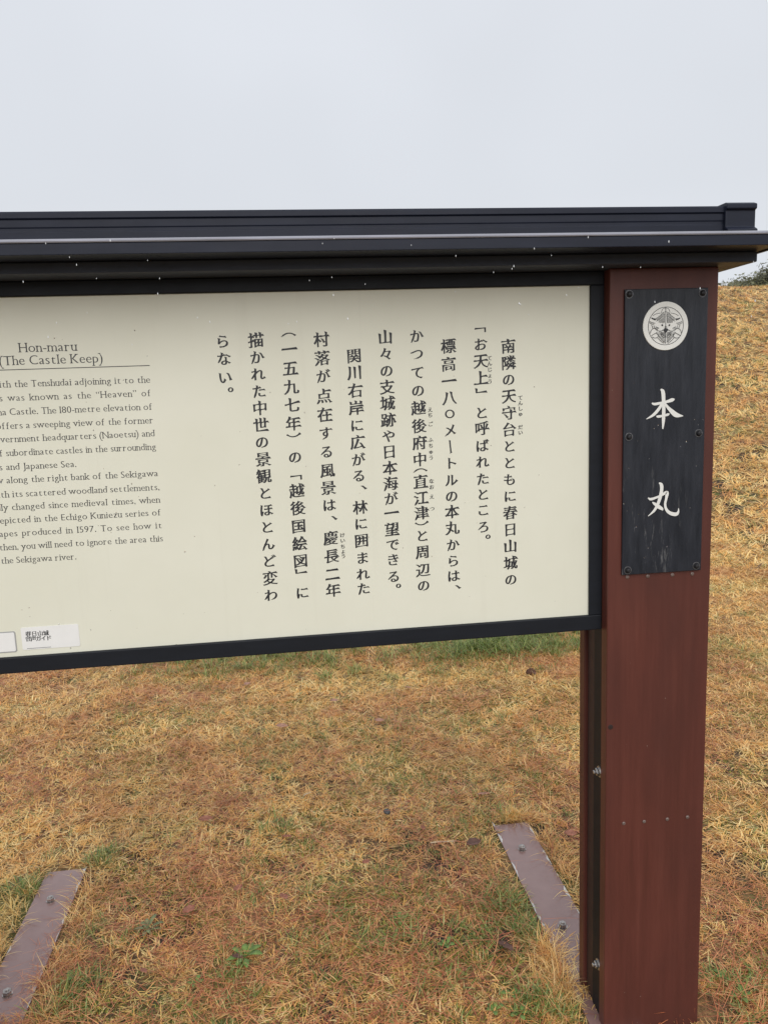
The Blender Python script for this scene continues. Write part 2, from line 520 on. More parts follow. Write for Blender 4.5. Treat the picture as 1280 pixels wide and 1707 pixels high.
VERT = {'「': '﹁', '」': '﹂', '(': '︵', ')': '︶'}
COLUMNS = [
    ('南隣の天守台とともに春日山城の', [(848, 577), (850, 966)], None),
    ('「お天上」と呼ばれたところ。', [(798, 552), (808, 895)], [550, 574, 602, 630, 651, 688, 714, 743, 770, 798, 824, 850, 878, 895]),
    ('標高一八〇メートルの本丸からは、', [(747, 577), (756, 980)], [577, 607, 635, 663, 690, 717, 745, 772, 800, 827, 853, 880, 908, 935, 960, 979]),
    ('かつての越後府中(直江津)と周辺の', [(694, 560), (706, 976)], [560, 590, 621, 651, 680, 710, 738, 766, 784, 803, 830, 855, 872, 893, 920, 950, 976]),
    ('山々の支城跡や日本海が一望できる。', [(642, 562), (657, 977)], [562, 590, 618, 645, 672, 700, 727, 753, 780, 806, 831, 855, 882, 908, 933, 961, 977]),
    ('関川右岸に広がる、林に囲まれた', [(590, 593), (606, 981)], [593, 621, 651, 680, 709, 737, 766, 793, 813, 846, 873, 901, 930, 957, 981]),
    ('村落が点在する風景は、慶長二年', [(536, 566), (555, 984)], [566, 597, 627, 660, 691, 722, 753, 784, 813, 842, 864, 897, 927, 957, 984]),
    ('(一五九七年)の「越後国絵図」に', [(481, 558), (504, 988)], [558, 582, 614, 645, 675, 706, 725, 762, 796, 818, 847, 877, 906, 935, 952, 988]),
    ('描かれた中世の景観とほとんど変わ', [(427, 567), (452, 992)], None),
    ('らない。', [(372, 569), (376, 650)], [569, 598, 629, 650]),
]
RUBY = [('てんじょう', 816, [597, 606, 616, 626, 636]), ('てんしゅ', 867, [663, 672, 681, 690]), ('だい', 867, [712, 721]),
        ('えちご', 717, [683, 692, 707]), ('ふちゅう', 718, [733, 743, 753, 763]), ('なおえつ', 719.5, [802, 812, 828, 848]),
        ('けいちょう', 571.5, [892, 901, 911, 919, 927])]
# English lines: prefix cut by the edge of the picture, text in view, left (u, v) and right (u, v) of its baseline, letter size
ENGLISH = [
    ('', 'Hon-maru', (33, 587.3), (128.6, 584.7), 1.38), ('', '(The Castle Keep)', (0, 609.0), (172, 604.3), 1.38),
    ('w', 'ith the Tenshudai adjoining it to the', (0, 645.8), (250.9, 638.4), 1), ('', 's was known as the “Heaven” of', (0, 668.4), (252, 661), 1),
    ('m', 'a Castle. The 180-metre elevation of', (5, 691.3), (254.5, 683.9), 1), ('o', 'ffers a sweeping view of the former', (4, 714.6), (256.3, 706.3), 1),
    ('go', 'vernment headquarters (Naoetsu) and', (2, 736.8), (258.2, 728.2), 1), ('o', 'f subordinate castles in the surrounding', (0, 759.5), (260.7, 751), 1),
    ('', 's and Japanese Sea.', (0, 783.5), (128, 779), 1), ('w ', 'along the right bank of the Sekigawa', (11.8, 805), (264, 794.5), 1),
    ('wi', 'th its scattered woodland settlements,', (2, 828.5), (266.4, 818), 1), ('hard', 'ly changed since medieval times, when', (3, 850), (267.3, 839), 1),
    ('d', 'epicted in the Echigo Kuniezu series of', (1, 872), (268.8, 860), 1), ('a', 'pes produced in 1597. To see how it', (8, 893.5), (270.5, 881.8), 1),
    ('', 'then, you will need to ignore the area this', (0, 916), (272.3, 904), 1), ('', 'the Sekigawa river.', (2.5, 939), (128, 933.5), 1)]
STICKER_TEXT = ['春日山城', '音声ガイド']

cjk = set(''.join(c[0] for c in COLUMNS) + ''.join(r[0] for r in RUBY) + ''.join(STICKER_TEXT))
cjk = {VERT.get(c, c) for c in cjk}
lat = set(''.join(p + s for p, s, *_ in ENGLISH)) - {' '}
tmp = {}
for ch in sorted(cjk | lat):
    c = bpy.data.curves.new('glyph', 'FONT'); c.body = ch; c.fill_mode = 'NONE'; c.resolution_u = 4
    o = bpy.data.objects.new('glyph', c); COL.objects.link(o); tmp[ch] = o
bpy.context.view_layer.update()
DG = bpy.context.evaluated_depsgraph_get()
LOOPS = {ch: loops_of(o) for ch, o in tmp.items()}
for o in tmp.values():
    d = o.data; bpy.data.objects.remove(o); bpy.data.curves.remove(d)
GLYPH, EXTRA = {}, {}
for ch, lp in LOOPS.items():
    lp, EXTRA[ch] = brush(lp) if ch in cjk else serif(lp)
    GLYPH[ch] = fill(lp)

class Ink:
    """flat lettering on an upright plane facing -Y"""
    def __init__(self, Y): self.v, self.f, self.Y = [], [], Y
    def add(self, pts, faces, lift=0.0):
        o = len(self.v)
        self.v += [(p[0], self.Y - lift, p[1]) for p in pts]
        for q in faces:
            a = sum(pts[q[i]][0] * pts[q[(i + 1) % len(q)]][1] - pts[q[i]][1] * pts[q[(i + 1) % len(q)]][0] for i in range(len(q)))
            q = tuple(i + o for i in q)
            self.f.append(q if a > 0 else q[::-1])
    def glyph(self, ch, cx, cz, size, centre='em', rot=False, squash=1.0):
        g = VERT.get(ch, ch)
        p, f = GLYPH[g]
        if not len(p): return
        p = p.copy()
        if centre == 'bbox' or g != ch: c = (p.min(0) + p.max(0)) / 2
        else: c = np.array((0.5, 0.38))
        p = p - c
        if rot: p = np.stack([p[:, 1], -p[:, 0]], 1)
        self.add([(cx + q[0] * size * squash, cz + q[1] * size) for q in p], f)
    def build(self, name, mat, parent):
        return obj(name, self.v, self.f, mat, parent)
    def stroke(self, pts, lift=0.0, closed=False):
        """pts: (x, z, width) in metres, drawn as one tapered ribbon"""
        P = np.array(pts, float)
        # refine by Catmull-Rom
        Q = []
        n = len(P)
        rng_ = range(n if closed else n - 1)
        for i in rng_:
            p0 = P[(i - 1) % n] if closed or i > 0 else P[i]; p1 = P[i]; p2 = P[(i + 1) % n]
            p3 = P[(i + 2) % n] if closed or i + 2 < n else p2
            for s in (0, .25, .5, .75):
                Q.append(0.5 * (2 * p1 + (p2 - p0) * s + (2 * p0 - 5 * p1 + 4 * p2 - p3) * s * s + (3 * p1 - p0 - 3 * p2 + p3) * s ** 3))
        if not closed: Q.append(P[-1])
        Q = np.array(Q); m = len(Q)
        L, Rr = [], []
        for i in range(m):
            a = Q[(i - 1) % m] if closed or i > 0 else Q[i]; b = Q[(i + 1) % m] if closed or i < m - 1 else Q[i]
            d = b[:2] - a[:2]; d = d / (np.hypot(*d) + 1e-12); nn = np.array((-d[1], d[0])) * max(Q[i][2], 1e-5) / 2
            L.append(Q[i][:2] + nn); Rr.append(Q[i][:2] - nn)
        pts2 = L + Rr; f = []
        for i in range(m if closed else m - 1):
            j = (i + 1) % m; f.append((i, j, m + j, m + i))
        self.add(pts2, f, lift)

# ------------------------------------------------------------------ the sign
MID = -0.0425
sign = root('information_sign', (MID, 0.08, 0.0), 'roofed wooden information sign with cream panel of Japanese and English text', 'sign')
POST_X0, POST_X1 = 0.663, 0.896
PANEL_Y = 0.035
SOFFIT = 1.730

# shared small hardware
def hexbolt(axis, r=0.009, h=0.008):
    return merge(lathe([(r * 1.45, 0), (r * 1.45, 0.002)], 18, axis), lathe([(r, 0.002), (r, h), (r * 0.86, h + 0.0012)], 6, axis), lathe([(r * .5, h), (r * .5, h + .006), (r * .4, h + .0075)], 12, axis))
def mesh_only(name, vf, mat, smooth=False):
    me = bpy.data.meshes.new(name); me.from_pydata([tuple(p) for p in vf[0]], [], vf[1]); me.materials.append(mat)
    me.update(); return me
ME_BOLT = mesh_only('bolt', hexbolt('-x'), MAT['zinc'])
ME_NUT = mesh_only('nut', merge(lathe([(0.013, 0), (0.013, 0.0018)], 20), lathe([(0.0105, 0.0018), (0.0115, 0.003), (0.0115, 0.011), (0.0102, 0.0122)], 6), lathe([(0.0058, 0.0115), (0.0058, 0.0145), (0.0048, 0.0155)], 12)), MAT['nut'])
ME_SCREW = mesh_only('screw', lathe([(0.0042, 0), (0.0040, 0.0008), (0.0026, 0.0018), (0.0014, 0.0019), (0.0012, 0.0007)], 16, '-y'), MAT['screw'])
ME_HEAD = mesh_only('bolt_head', lathe([(0.0070, 0), (0.0070, 0.0010), (0.0054, 0.0012), (0.0052, 0.0030), (0.0040, 0.0056), (0.0020, 0.0064)], 20, '-y'), MAT['bolt'])
ME_WASHER = mesh_only('washer', lathe([(0.0082, 0), (0.0082, 0.0009)], 24, '-y'), MAT['washer'])
def piece(name, me, parent, at, rot=(0, 0, 0)):
    o = bpy.data.objects.new(name, me); COL.objects.link(o); o.parent = parent
    o.location = np.array(at) - np.array(ORI[parent.name]); o.rotation_euler = rot; ORI[o.name] = tuple(at)
    return o

def build_post(x0, x1, inner):
    """front board, steel web and rear boards bolted together; inner = +1 when the panel lies on the low-x side"""
    post = bevel(obj('post', *box(x0, x1, 0.0, 0.032, -0.05, SOFFIT), MAT['post'], sign), 0.003, 2)
    e = 0.008
    obj('steel_web', *box(x0 + 0.006, x1 - 0.006, 0.0325, 0.084, -0.05, SOFFIT - 0.001), MAT['web'], post)
    bevel(obj('middle_board', *box(x0 + e, x1 - e, 0.0845, 0.128, -0.05, SOFFIT - 0.001), MAT['inner'], post), 0.002, 1)
    bevel(obj('rear_board', *box(x0, x1, 0.1285, 0.16, -0.05, SOFFIT), MAT['post'], post), 0.003, 2)
    for z in (0.625, 0.135):
        if inner > 0: piece('bolt', ME_BOLT, post, (x0 + 0.006, 0.049, z))
        else: piece('bolt', ME_BOLT, post, (x1 - 0.006, 0.049, z), (0, 0, math.pi))
    return post
post_r = build_post(POST_X0, POST_X1, 1)
post_l = build_post(2 * MID - POST_X1, 2 * MID - POST_X0, -1)
for u, v in ((1039, 1372.5), (1073, 1369.5), (1111.5, 1365.5), (1145, 1362)):
    p = onY(u, v, 0); piece('screw', ME_SCREW, post_r, (p[0], -0.0002, p[2]))
for u in (1045, 1079, 1120, 1153):
    p = onY(u, 962 - (u - 1045) * 0.05, 0); piece('screw', ME_SCREW, post_r, (p[0], -0.0002, p[2]))
p = onY(1017, 1212, 0)
obj('plug', *lathe([(0.0056, -0.001), (0.0056, 0.0006), (0.004, 0.0009)], 16, '-y', (p[0], 0, p[2])), MAT['plug'], post_r)

# panel and its black frame
PX1 = 0.634; PX0 = 2 * MID - PX1
PZ0, PZ1 = 1.0025, 1.7015
panel = obj('panel', *box(PX0 - 0.008, PX1 + 0.008, PANEL_Y, PANEL_Y + 0.012, PZ0 - 0.008, PZ1 + 0.008), MAT['panel'], sign)
FX0, FX1 = 2 * MID - 0.6625, 0.6625
for nm, b in (('frame_rail', (FX0, FX1, 0.028, 0.066, PZ0 - 0.0335, PZ0)), ('frame_rail', (FX0, FX1, 0.028, 0.066, PZ1, SOFFIT - 0.0005))):
    bevel(obj(nm, *box(*b), MAT['frame'], sign), 0.0022, 2)
for b in ((FX0, PX0, 0.0282, 0.0655, PZ0, PZ1), (PX1, FX1, 0.0282, 0.0655, PZ0, PZ1)):
    bevel(obj('frame_stile', *box(*b), MAT['frame'], sign), 0.0018, 2)

TY = PANEL_Y - 0.0003
EM = 0.0308
for s, ends, ys in COLUMNS:
    inks = [Ink(TY)]
    (u0, v0), (u1, v1) = ends
    a, b = onY(u0, v0, TY), onY(u1, v1, TY)
    n = len(s)
    if ys is None: ys = list(np.linspace(v0, v1, n))
    xm = (a[0] + b[0]) / 2
    for i, (ch, v) in enumerate(zip(s, ys)):
        if i and (v - ys[i - 1] > 31.5 or s[i - 1] in '」)'): inks.append(Ink(TY))     # a phrase ends: new piece of the column
        ink = inks[-1]
        u = u0 + (u1 - u0) * (v - v0) / (v1 - v0)
        z = onY(u, v, TY)[2]
        if ch in '。、': ink.glyph(ch, xm + 0.0095, z, EM, 'bbox')
        elif ch == 'ー': ink.glyph(ch, xm, z, EM, 'bbox', rot=True)
        elif ch == '〇': ink.stroke([(xm + EM * 0.27 * math.cos(k * math.pi / 8), z + EM * 0.25 * math.sin(k * math.pi / 8), EM * (0.095 + 0.02 * math.cos(2 * k * math.pi / 8))) for k in range(16)], closed=True)
        else: ink.glyph(ch, xm, z, EM * (0.90 if ord(ch) < 0x3100 and ch not in '「」' else 1.0), 'em')
    for ink in inks: ink.build('text_column', MAT['ink'], panel)
for s, u, ys in RUBY:
    ink = Ink(TY); xm = onY(u, sum(ys) / len(ys), TY)[0]
    for ch, v in zip(s, ys):
        ink.glyph(ch, xm, onY(u, v, TY)[2], 0.0105)
    ink.build('ruby_text', MAT['ink'], panel)

ADV = {}
for ch in lat:
    p = GLYPH[ch][0]; pad = 0.03 if ch in 'iljI1rtf' else 0.0
    ADV[ch] = (p[:, 0].min() - pad, p[:, 0].max() + pad)
EMB = 0.0184
for pre, s, (u0, v0), (u1, v1), k in ENGLISH:
    ink = Ink(TY); size = EMB * k
    a, b = onY(u0, v0, TY), onY(u1, v1, TY); z = (a[2] + b[2]) / 2
    def run(st): return sum((ADV[c][1] - ADV[c][0]) if c != ' ' else 0.0 for c in st)
    W = (b[0] - a[0])
    # sidebearings: letters get one gap, spaces three
    gaps = sum(1 for c in s[:-1] if c != ' ') + 3.2 * s.count(' ')
    sq = 1.0
    g = (W / size - run(s)) / gaps
    if g < 0.085: sq = W / size / (run(s) + 0.085 * gaps); g = 0.085
    def put(st, x):
        for c in st:
            if c == ' ': x += 3.2 * g * size * sq; continue
            p, f = GLYPH[c]; lo, hi = ADV[c]
            ink.add([(x + (q[0] - lo) * size * sq, z + q[1] * size) for q in p], f)
            for qd in EXTRA[c]:
                ink.add([(x + (q[0] - lo) * size * sq, z + q[1] * size) for q in qd], [tuple(range(len(qd)))], 0.0001)
            x += (hi - lo + g) * size * sq
        return x
    put(s, a[0])
    if pre:
        w = sum((ADV[c][1] - ADV[c][0] + g) if c != ' ' else 3.2 * g for c in pre) * size * sq
        put(pre, a[0] - w)
    ink.build('text_line', MAT['greyink'], panel)
ink = Ink(TY); a, b = onY(0, 616.9, TY), onY(250, 609.4, TY); z = (a[2] + b[2]) / 2
c_ = onY(80, 600, TY)[0]
x0 = 2 * c_ - b[0]
ink.add([(x0, z - 0.0007), (b[0], z - 0.0007), (b[0], z + 0.0007), (x0, z + 0.0007)], [(0, 1, 2, 3)])
ink.build('underline', MAT['greyink'], panel)

# stickers at the foot of the panel (their square codes left out)
def rounded(x0, x1, z0, z1, r, y0, y1, n=5):
    pts = []
    for cx, cz, a0 in ((x1 - r, z1 - r, 0), (x0 + r, z1 - r, 90), (x0 + r, z0 + r, 180), (x1 - r, z0 + r, 270)):
        for i in range(n + 1):
            a = math.radians(a0 + 90 * i / n); pts.append((cx + r * math.cos(a), cz + r * math.sin(a)))
    m = len(pts)
    v = [(p[0], y0, p[1]) for p in pts] + [(p[0], y1, p[1]) for p in pts]
    f = [tuple(range(m - 1, -1, -1)) if y0 > y1 else tuple(range(m)), tuple(range(m, 2 * m)) if y0 > y1 else tuple(range(2 * m - 1, m - 1, -1))]
    f += [(i, m + i, m + (i + 1) % m, (i + 1) % m) for i in range(m)]
    return v, f
sa, sb = onY(39, 1083.5, PANEL_Y), onY(131, 1040, PANEL_Y)
st = recalc(obj('sticker', *rounded(sa[0], sb[0], sa[2], sb[2], 0.003, PANEL_Y - 0.0002, PANEL_Y - 0.0009), MAT['sticker'], panel))
ink = Ink(PANEL_Y - 0.0011)
for i, (s, vv, us) in enumerate(((STICKER_TEXT[0], 1055.8, (48, 58, 68, 77.5)), (STICKER_TEXT[1], 1064.2, (48, 56.5, 65, 73.5, 82)))):
    for ch, u in zip(s, us):
        q = onY(u, vv - (u - 60) * 0.05, PANEL_Y); ink.glyph(ch, q[0], q[2], 0.0112)
ink.build('sticker_text', MAT['ink'], panel)
ink = Ink(PANEL_Y - 0.0011); a, b = onY(46, 1081.2, PANEL_Y), onY(86, 1078.6, PANEL_Y); z = (a[2] + b[2]) / 2
ink.add([(a[0], z), (b[0], z), (b[0], z + 0.0008), (a[0], z + 0.0008)], [(0, 1, 2, 3)])
ink.build('sticker_rule', MAT['greyink'], panel)
sa, sb = onY(-24, 1090.5, PANEL_Y), onY(26, 1052, PANEL_Y)
recalc(obj('sticker_border', *rounded(sa[0], sb[0], sa[2], sb[2], 0.004, PANEL_Y - 0.0002, PANEL_Y - 0.0008), MAT['stickerline'], panel))
recalc(obj('sticker', *rounded(sa[0] + .0022, sb[0] - .0022, sa[2] + .0022, sb[2] - .0022, 0.003, PANEL_Y - 0.0009, PANEL_Y - 0.0012), MAT['sticker'], panel))

# roof: beam, slopes, eave trim, stepped ridge
RX1 = 0.9535; RX0 = 2 * MID - RX1
YC = 0.08
def mir(pts): return pts + [(2 * YC - y, z) for y, z in reversed(pts)]
bx1 = 0.9475
roof = bevel(recalc(obj('roof', *extrude_x(mir([(-0.128, 1.7505), (-0.128, 1.7685), (-0.118, 1.7745), (0.03, 1.796)]), RX0, RX1), MAT['roof'], sign)), 0.0015, 1)
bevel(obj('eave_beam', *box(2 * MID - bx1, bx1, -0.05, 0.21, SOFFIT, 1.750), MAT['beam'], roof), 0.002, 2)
for sgn in (-1, 1):
    y0, y1 = (-0.1335, -0.1285) if sgn < 0 else (2 * YC + 0.1285, 2 * YC + 0.1335)
    bevel(recalc(obj('fascia', *box(RX0 - 0.004, RX1 + 0.004, y0, y1, 1.7475, 1.7668), MAT['roof'], roof)), 0.0012, 2)
    yl = (lambda y: y) if sgn < 0 else (lambda y: 2 * YC - y)
    prof = [(-0.1350, 1.7672), (-0.1362, 1.7692), (-0.1335, 1.7722), (-0.128, 1.7745), (-0.119, 1.7757), (-0.119, 1.7748), (-0.1283, 1.7688), (-0.1283, 1.7672)]
    recalc(obj('drip_edge', *extrude_x([(yl(y), z) for y, z in prof], RX0 - 0.006, RX1 + 0.006), MAT['drip'], roof))
ridge_prof = mir([(0.022, 1.7965), (0.022, 1.8005), (0.0345, 1.8065), (0.0345, 1.8185), (0.0358, 1.8195), (0.0358, 1.8255), (0.0345, 1.8267), (0.0345, 1.8405), (0.031, 1.8425), (0.031, 1.8515), (0.033, 1.8550)])
rid = bevel(recalc(obj('ridge_cap', *extrude_x(ridge_prof, 2 * MID - 0.93, 0.93), MAT['roof'], roof)), 0.0012, 2)
endp = mir([(0.016, 1.7965), (0.016, 1.806), (0.026, 1.812), (0.026, 1.845), (0.020, 1.8475), (0.020, 1.857), (0.030, 1.8610)])
for x0, x1, xf in ((0.922, 0.988, 0.918), (2 * MID - 0.988, 2 * MID - 0.922, 2 * MID - 0.918)):
    bevel(recalc(obj('ridge_end', *extrude_x(endp, x0, x1), MAT['roof'], roof)), 0.0018, 2)
# verge boards close the gable ends
for x0, x1 in ((RX1 + 0.0005, RX1 + 0.0075), (RX0 - 0.0075, RX0 - 0.0005)):
    bevel(recalc(obj('verge_board', *extrude_x(mir([(-0.1275, 1.748), (-0.1275, 1.7665), (0.03, 1.7935)]), x0, x1), MAT['roof'], roof)), 0.001, 1)

# name plate with crest and two brushed characters
NY = -0.006
xa = 0.6925; xb = 0.8705; za = 1.0965; zb = 1.6875
nplate = bevel(obj('name_plate', *box(xa, xb, NY, -0.0004, za, zb), MAT['slate'], sign), 0.0012, 2)
nplate['label'] = 'black slate name plate with white crest and two white characters'
for u, v in ((1048, 490.5), (1170, 488.5), (1047.5, 728), (1163.5, 722), (1045.5, 950.5), (1159.5, 943)):
    q = onY(u, v, NY)
    wsh = piece('washer', ME_WASHER, nplate, (q[0], NY + 0.0001, q[2]))
    piece('bolt_head', ME_HEAD, nplate, (q[0], NY - 0.0007, q[2]))
def zoomed(px, py, ox, oy, s): return onY(ox + px / s, oy + py / s, NY)
PXM = 1 / 700.0                              # metres per photo pixel there, for stroke widths
def char_strokes(name, strokes):
    ink = Ink(NY - 0.0008)
    for i, stv in enumerate(strokes):
        pts = []
        for px, py, w in stv:
            q = zoomed(px, py, 980, 440, 3.048); pts.append((q[0], q[2], w / 3.048 * 1.22e-3 * 1.08))
        ink.stroke(pts, lift=0.00012 * i)
    return ink.build(name, MAT['white'], nplate)
char_strokes('character', [
    [(322, 706, 5), (334, 712, 12), (365, 707, 12), (400, 699, 13), (424, 691, 17), (437, 687, 5)],
    [(366, 637, 6), (376, 645, 17), (380, 665, 19), (382, 720, 17), (381, 785, 17), (377, 838, 6)],
    [(375, 706, 12), (356, 738, 15), (328, 768, 13), (294, 788, 3)],
    [(384, 704, 8), (404, 730, 14), (428, 754, 22), (448, 768, 22), (480, 772, 3)],
    [(344, 774, 6), (356, 775, 12), (385, 770, 10), (402, 765, 12), (411, 761, 4)]])
char_strokes('character', [
    [(358, 1112, 5), (369, 1120, 16), (372, 1140, 17), (366, 1178, 17), (352, 1220, 15), (333, 1254, 12), (303, 1281, 3)],
    [(302, 1188, 4), (316, 1195, 13), (340, 1188, 11), (368, 1176, 11), (390, 1163, 15), (399, 1164, 18), (395, 1190, 13), (389, 1222, 12), (397, 1250, 14), (418, 1267, 17), (445, 1271, 18), (456, 1258, 10), (457, 1240, 2)],
    [(324, 1210, 5), (338, 1220, 14), (357, 1234, 18), (373, 1244, 14), (376, 1252, 4)]])
# crest: white disc, lines of two birds face to face within bamboo
def cz(px, py): q = zoomed(px, py, 1050, 490, 10.667); return q[0], q[2]
cc = cz(621, 571); rad = (cz(1021, 571)[0] - cz(219, 571)[0]) / 2
crest = obj('crest', *lathe([(rad, 0), (rad, 0.0018), (rad - 0.0006, 0.0024)], 64, '-y', (cc[0], NY + 0.0002, cc[1])), MAT['white'], nplate)
ink = Ink(NY - 0.0024)
LW = 0.00092
cnt = [0]
def ln(pts, w=LW, mirror=True, closed=False):
    for sgn in ((1, -1) if mirror else (1,)):
        P = []
        for px, py in pts:
            x = 619 + sgn * (px - 619); y = py - (sgn < 0) * 0.0
            a = cz(x, y); P.append((a[0], a[1], w))
        cnt[0] += 1
        ink.stroke(P, lift=0.000012 * cnt[0], closed=closed)
R1 = rad * 0.775
ink.stroke([(cc[0] + R1 * math.cos(a * math.pi / 12), cc[1] + R1 * math.sin(a * math.pi / 12), LW * 1.25) for a in range(24)], closed=True)
ln([(621, 238), (619, 560), (616, 884)], LW * 1.5, False)
ln([(619, 250), (575, 262), (550, 300), (545, 345)])
ln([(390, 390), (450, 357), (530, 340)])
ln([(619, 318), (570, 335), (520, 385), (440, 440), (362, 428)])
ln([(600, 400), (560, 415), (500, 455), (452, 492)])
for i in range(11):
    s = i / 10; ln([(585 - 140 * s, 330 + 115 * s), (588 - 115 * s, 385 + 90 * s)], LW * 0.75)
for i in range(7):
    x = 500 + i * 15; ln([(x, 462 - 8 * i), (x - 3, 512 + 2 * i)], LW * 0.75)
ln([(596, 350), (592, 515)], LW * 0.8)
ln([(368, 430), (410, 452), (440, 462)], LW * 2.6)
ln([(330, 490), (390, 515), (432, 520)])
ln([(325, 512), (375, 535), (412, 540)])
ln([(365, 545), (390, 610)]); ln([(405, 560), (440, 630), (500, 660), (560, 650), (600, 620)])
ln([(440, 585), (470, 600), (500, 615)], LW * 1.3); ln([(450, 615), (478, 632)], LW * 1.3)
ln([(545, 545), (560, 560), (570, 565)], LW * 3)
ln([(600, 570), (606, 590), (585, 632), (560, 640)], LW * 0.7)
for px in (1,):
    q = [cz(616, 600), cz(574, 650), cz(617, 700), cz(660, 648)]
    ink.add(q, [(0, 1, 2, 3)], 0.0006)
ln([(445, 685), (500, 760), (560, 830), (600, 862)])
ln([(500, 670), (560, 760), (608, 775)], LW * 0.8)
for i in range(9):
    s = i / 8; ln([(470 + 125 * s, 672 + 112 * s), (455 + 140 * s, 700 + 158 * s)], LW * 0.75)
for i in range(7):
    s = i / 6; ln([(520 + 78 * s, 668 + 10 * s), (548 + 55 * s, 730 + 40 * s)], LW * 0.7)
ln([(342, 705), (360, 645), (405, 612), (450, 620)])
ln([(490, 715), (480, 765), (425, 785), (375, 765)])
ln([(358, 745), (452, 690)])
ln([(475, 778), (530, 838), (590, 880)])
ink.build('crest_lines', MAT['ink'], nplate)

# steel base plates running back from the posts
for (x0, x1, y0, y1) in PLATES:
    bp_ = bevel(obj('base_plate', *box(x0, x1, y0, y1, -0.010, 0.004), MAT['plate'], sign), 0.0012, 2)
    xc = x0 + 0.055
    for y in (0.735, 0.356, 0.05):
        piece('nut', ME_NUT, bp_, (xc, y, 0.004), (0, 0, random.random()))
    # bare, flaked strips of paint along the edges
    for side in (x0, x1):
        y = 0.30
        while y < 0.88:
            L_ = random.uniform(0.015, 0.08)
            if random.random() < 0.62:
                nseg = 6; w0 = random.uniform(0.004, 0.011)
                V, F, o_ = [], [], 0
                for i in range(nseg + 1):
                    s = i / nseg; w = w0 * math.sin(math.pi * min(max(s, 0.06), 0.94)) * random.uniform(0.6, 1.2)
                    sg = 1 if side == x0 else -1
                    V += [(side + sg * 0.0004, y + L_ * s, 0.0046), (side + sg * (0.0004 + w), y + L_ * s, 0.0046)]
                for i in range(nseg):
                    q = (o_ + 2 * i, o_ + 2 * i + 1, o_ + 2 * i + 3, o_ + 2 * i + 2); F.append(q if side == x0 else q[::-1])
                obj('paint_flake', V, F, MAT['flake'], bp_)
            y += L_ + random.uniform(0, 0.05)

# rain beads on the panel and name plate
def beads(name, n, x0, x1, z0, z1, Y, parent, rmin, rmax, bias):
    V, F = [], []
    for _ in range(n):
        x = random.uniform(x0, x1); z = z0 + (z1 - z0) * random.random() ** bias
        r = rmin + (rmax - rmin) * random.random() ** 2.5
        v, f = lathe([(r, 0), (r * .88, r * .16), (r * .55, r * .28), (r * .15, r * .33)], 10, '-y', (x, Y, z))
        v = [(p[0], p[1], z + (p[2] - z) * random.uniform(1.0, 1.02)) for p in v]
        o_ = len(V); V += v; F += [tuple(i + o_ for i in q) for q in f]
    o = obj(name, V, F, MAT['water'], parent, smooth=True); o['kind'] = 'stuff'
    return o
beads('water_beads', 70, PX0, PX1, PZ0, PZ1 - 0.05, PANEL_Y - 0.0003, panel, 0.0006, 0.0016, 1.3)
beads('water_beads', 30, xa, xb, za, zb, NY - 0.0002, nplate, 0.0006, 0.0017, 1.0)

# ------------------------------------------------------------------ lawn
def blade_patch(name, n, R, Lr, Wr, lift, curl, mat, seg=3, flat=0.0, clump=1, tpow=1.0):
    """a patch of n curved blades; returns an unlinked object"""
    V, F, T = [], [], []
    for q_ in range(n):
        if q_ % clump == 0:                                  # blades mat together in small wisps
            rr = R * math.sqrt(random.random()); a = random.uniform(0, 2 * math.pi)
            c0 = (rr * math.cos(a), rr * math.sin(a)); az0 = random.uniform(0, 2 * math.pi); t0 = random.random() ** tpow
        sp_ = 0.0 if clump == 1 else 0.007
        p = np.array((c0[0] + random.gauss(0, sp_), c0[1] + random.gauss(0, sp_), random.uniform(-0.004, 0.004 + flat)))
        L_ = random.uniform(*Lr); w = random.uniform(*Wr)
        az = az0 + (0 if clump == 1 else random.gauss(0, 0.45)); el = random.uniform(*lift)
        t = t0 if clump == 1 else min(1, max(0, t0 + random.gauss(0, 0.10)))
        turn = random.gauss(0, curl); dive = random.uniform(0.2, 1.0) * el * 1.7
        o_ = len(V); st_ = L_ / seg
        for i in range(seg + 1):
            s = i / seg
            ww = w * (0.75 + 0.25 * math.sin(math.pi * s)) * (1 - 0.85 * s ** 3) / 2
            side = np.array((-math.sin(az), math.cos(az), 0)) * ww
            V += [p + side, p - side]; T += [t, t]
            d = np.array((math.cos(az) * math.cos(el), math.sin(az) * math.cos(el), math.sin(el)))
            p = p + d * st_; p[2] = max(p[2], -0.003)
            az += turn; el -= dive / seg
        for i in range(seg): F.append((o_ + 2 * i, o_ + 2 * i + 2, o_ + 2 * i + 3, o_ + 2 * i + 1))
    me = bpy.data.meshes.new(name); me.from_pydata([tuple(q) for q in V], [], F)
    at = me.attributes.new('tint', 'FLOAT', 'POINT'); at.data.foreach_set('value', np.array(T, np.float32))
    me.materials.append(mat); me.update()
    return bpy.data.objects.new(name, me)

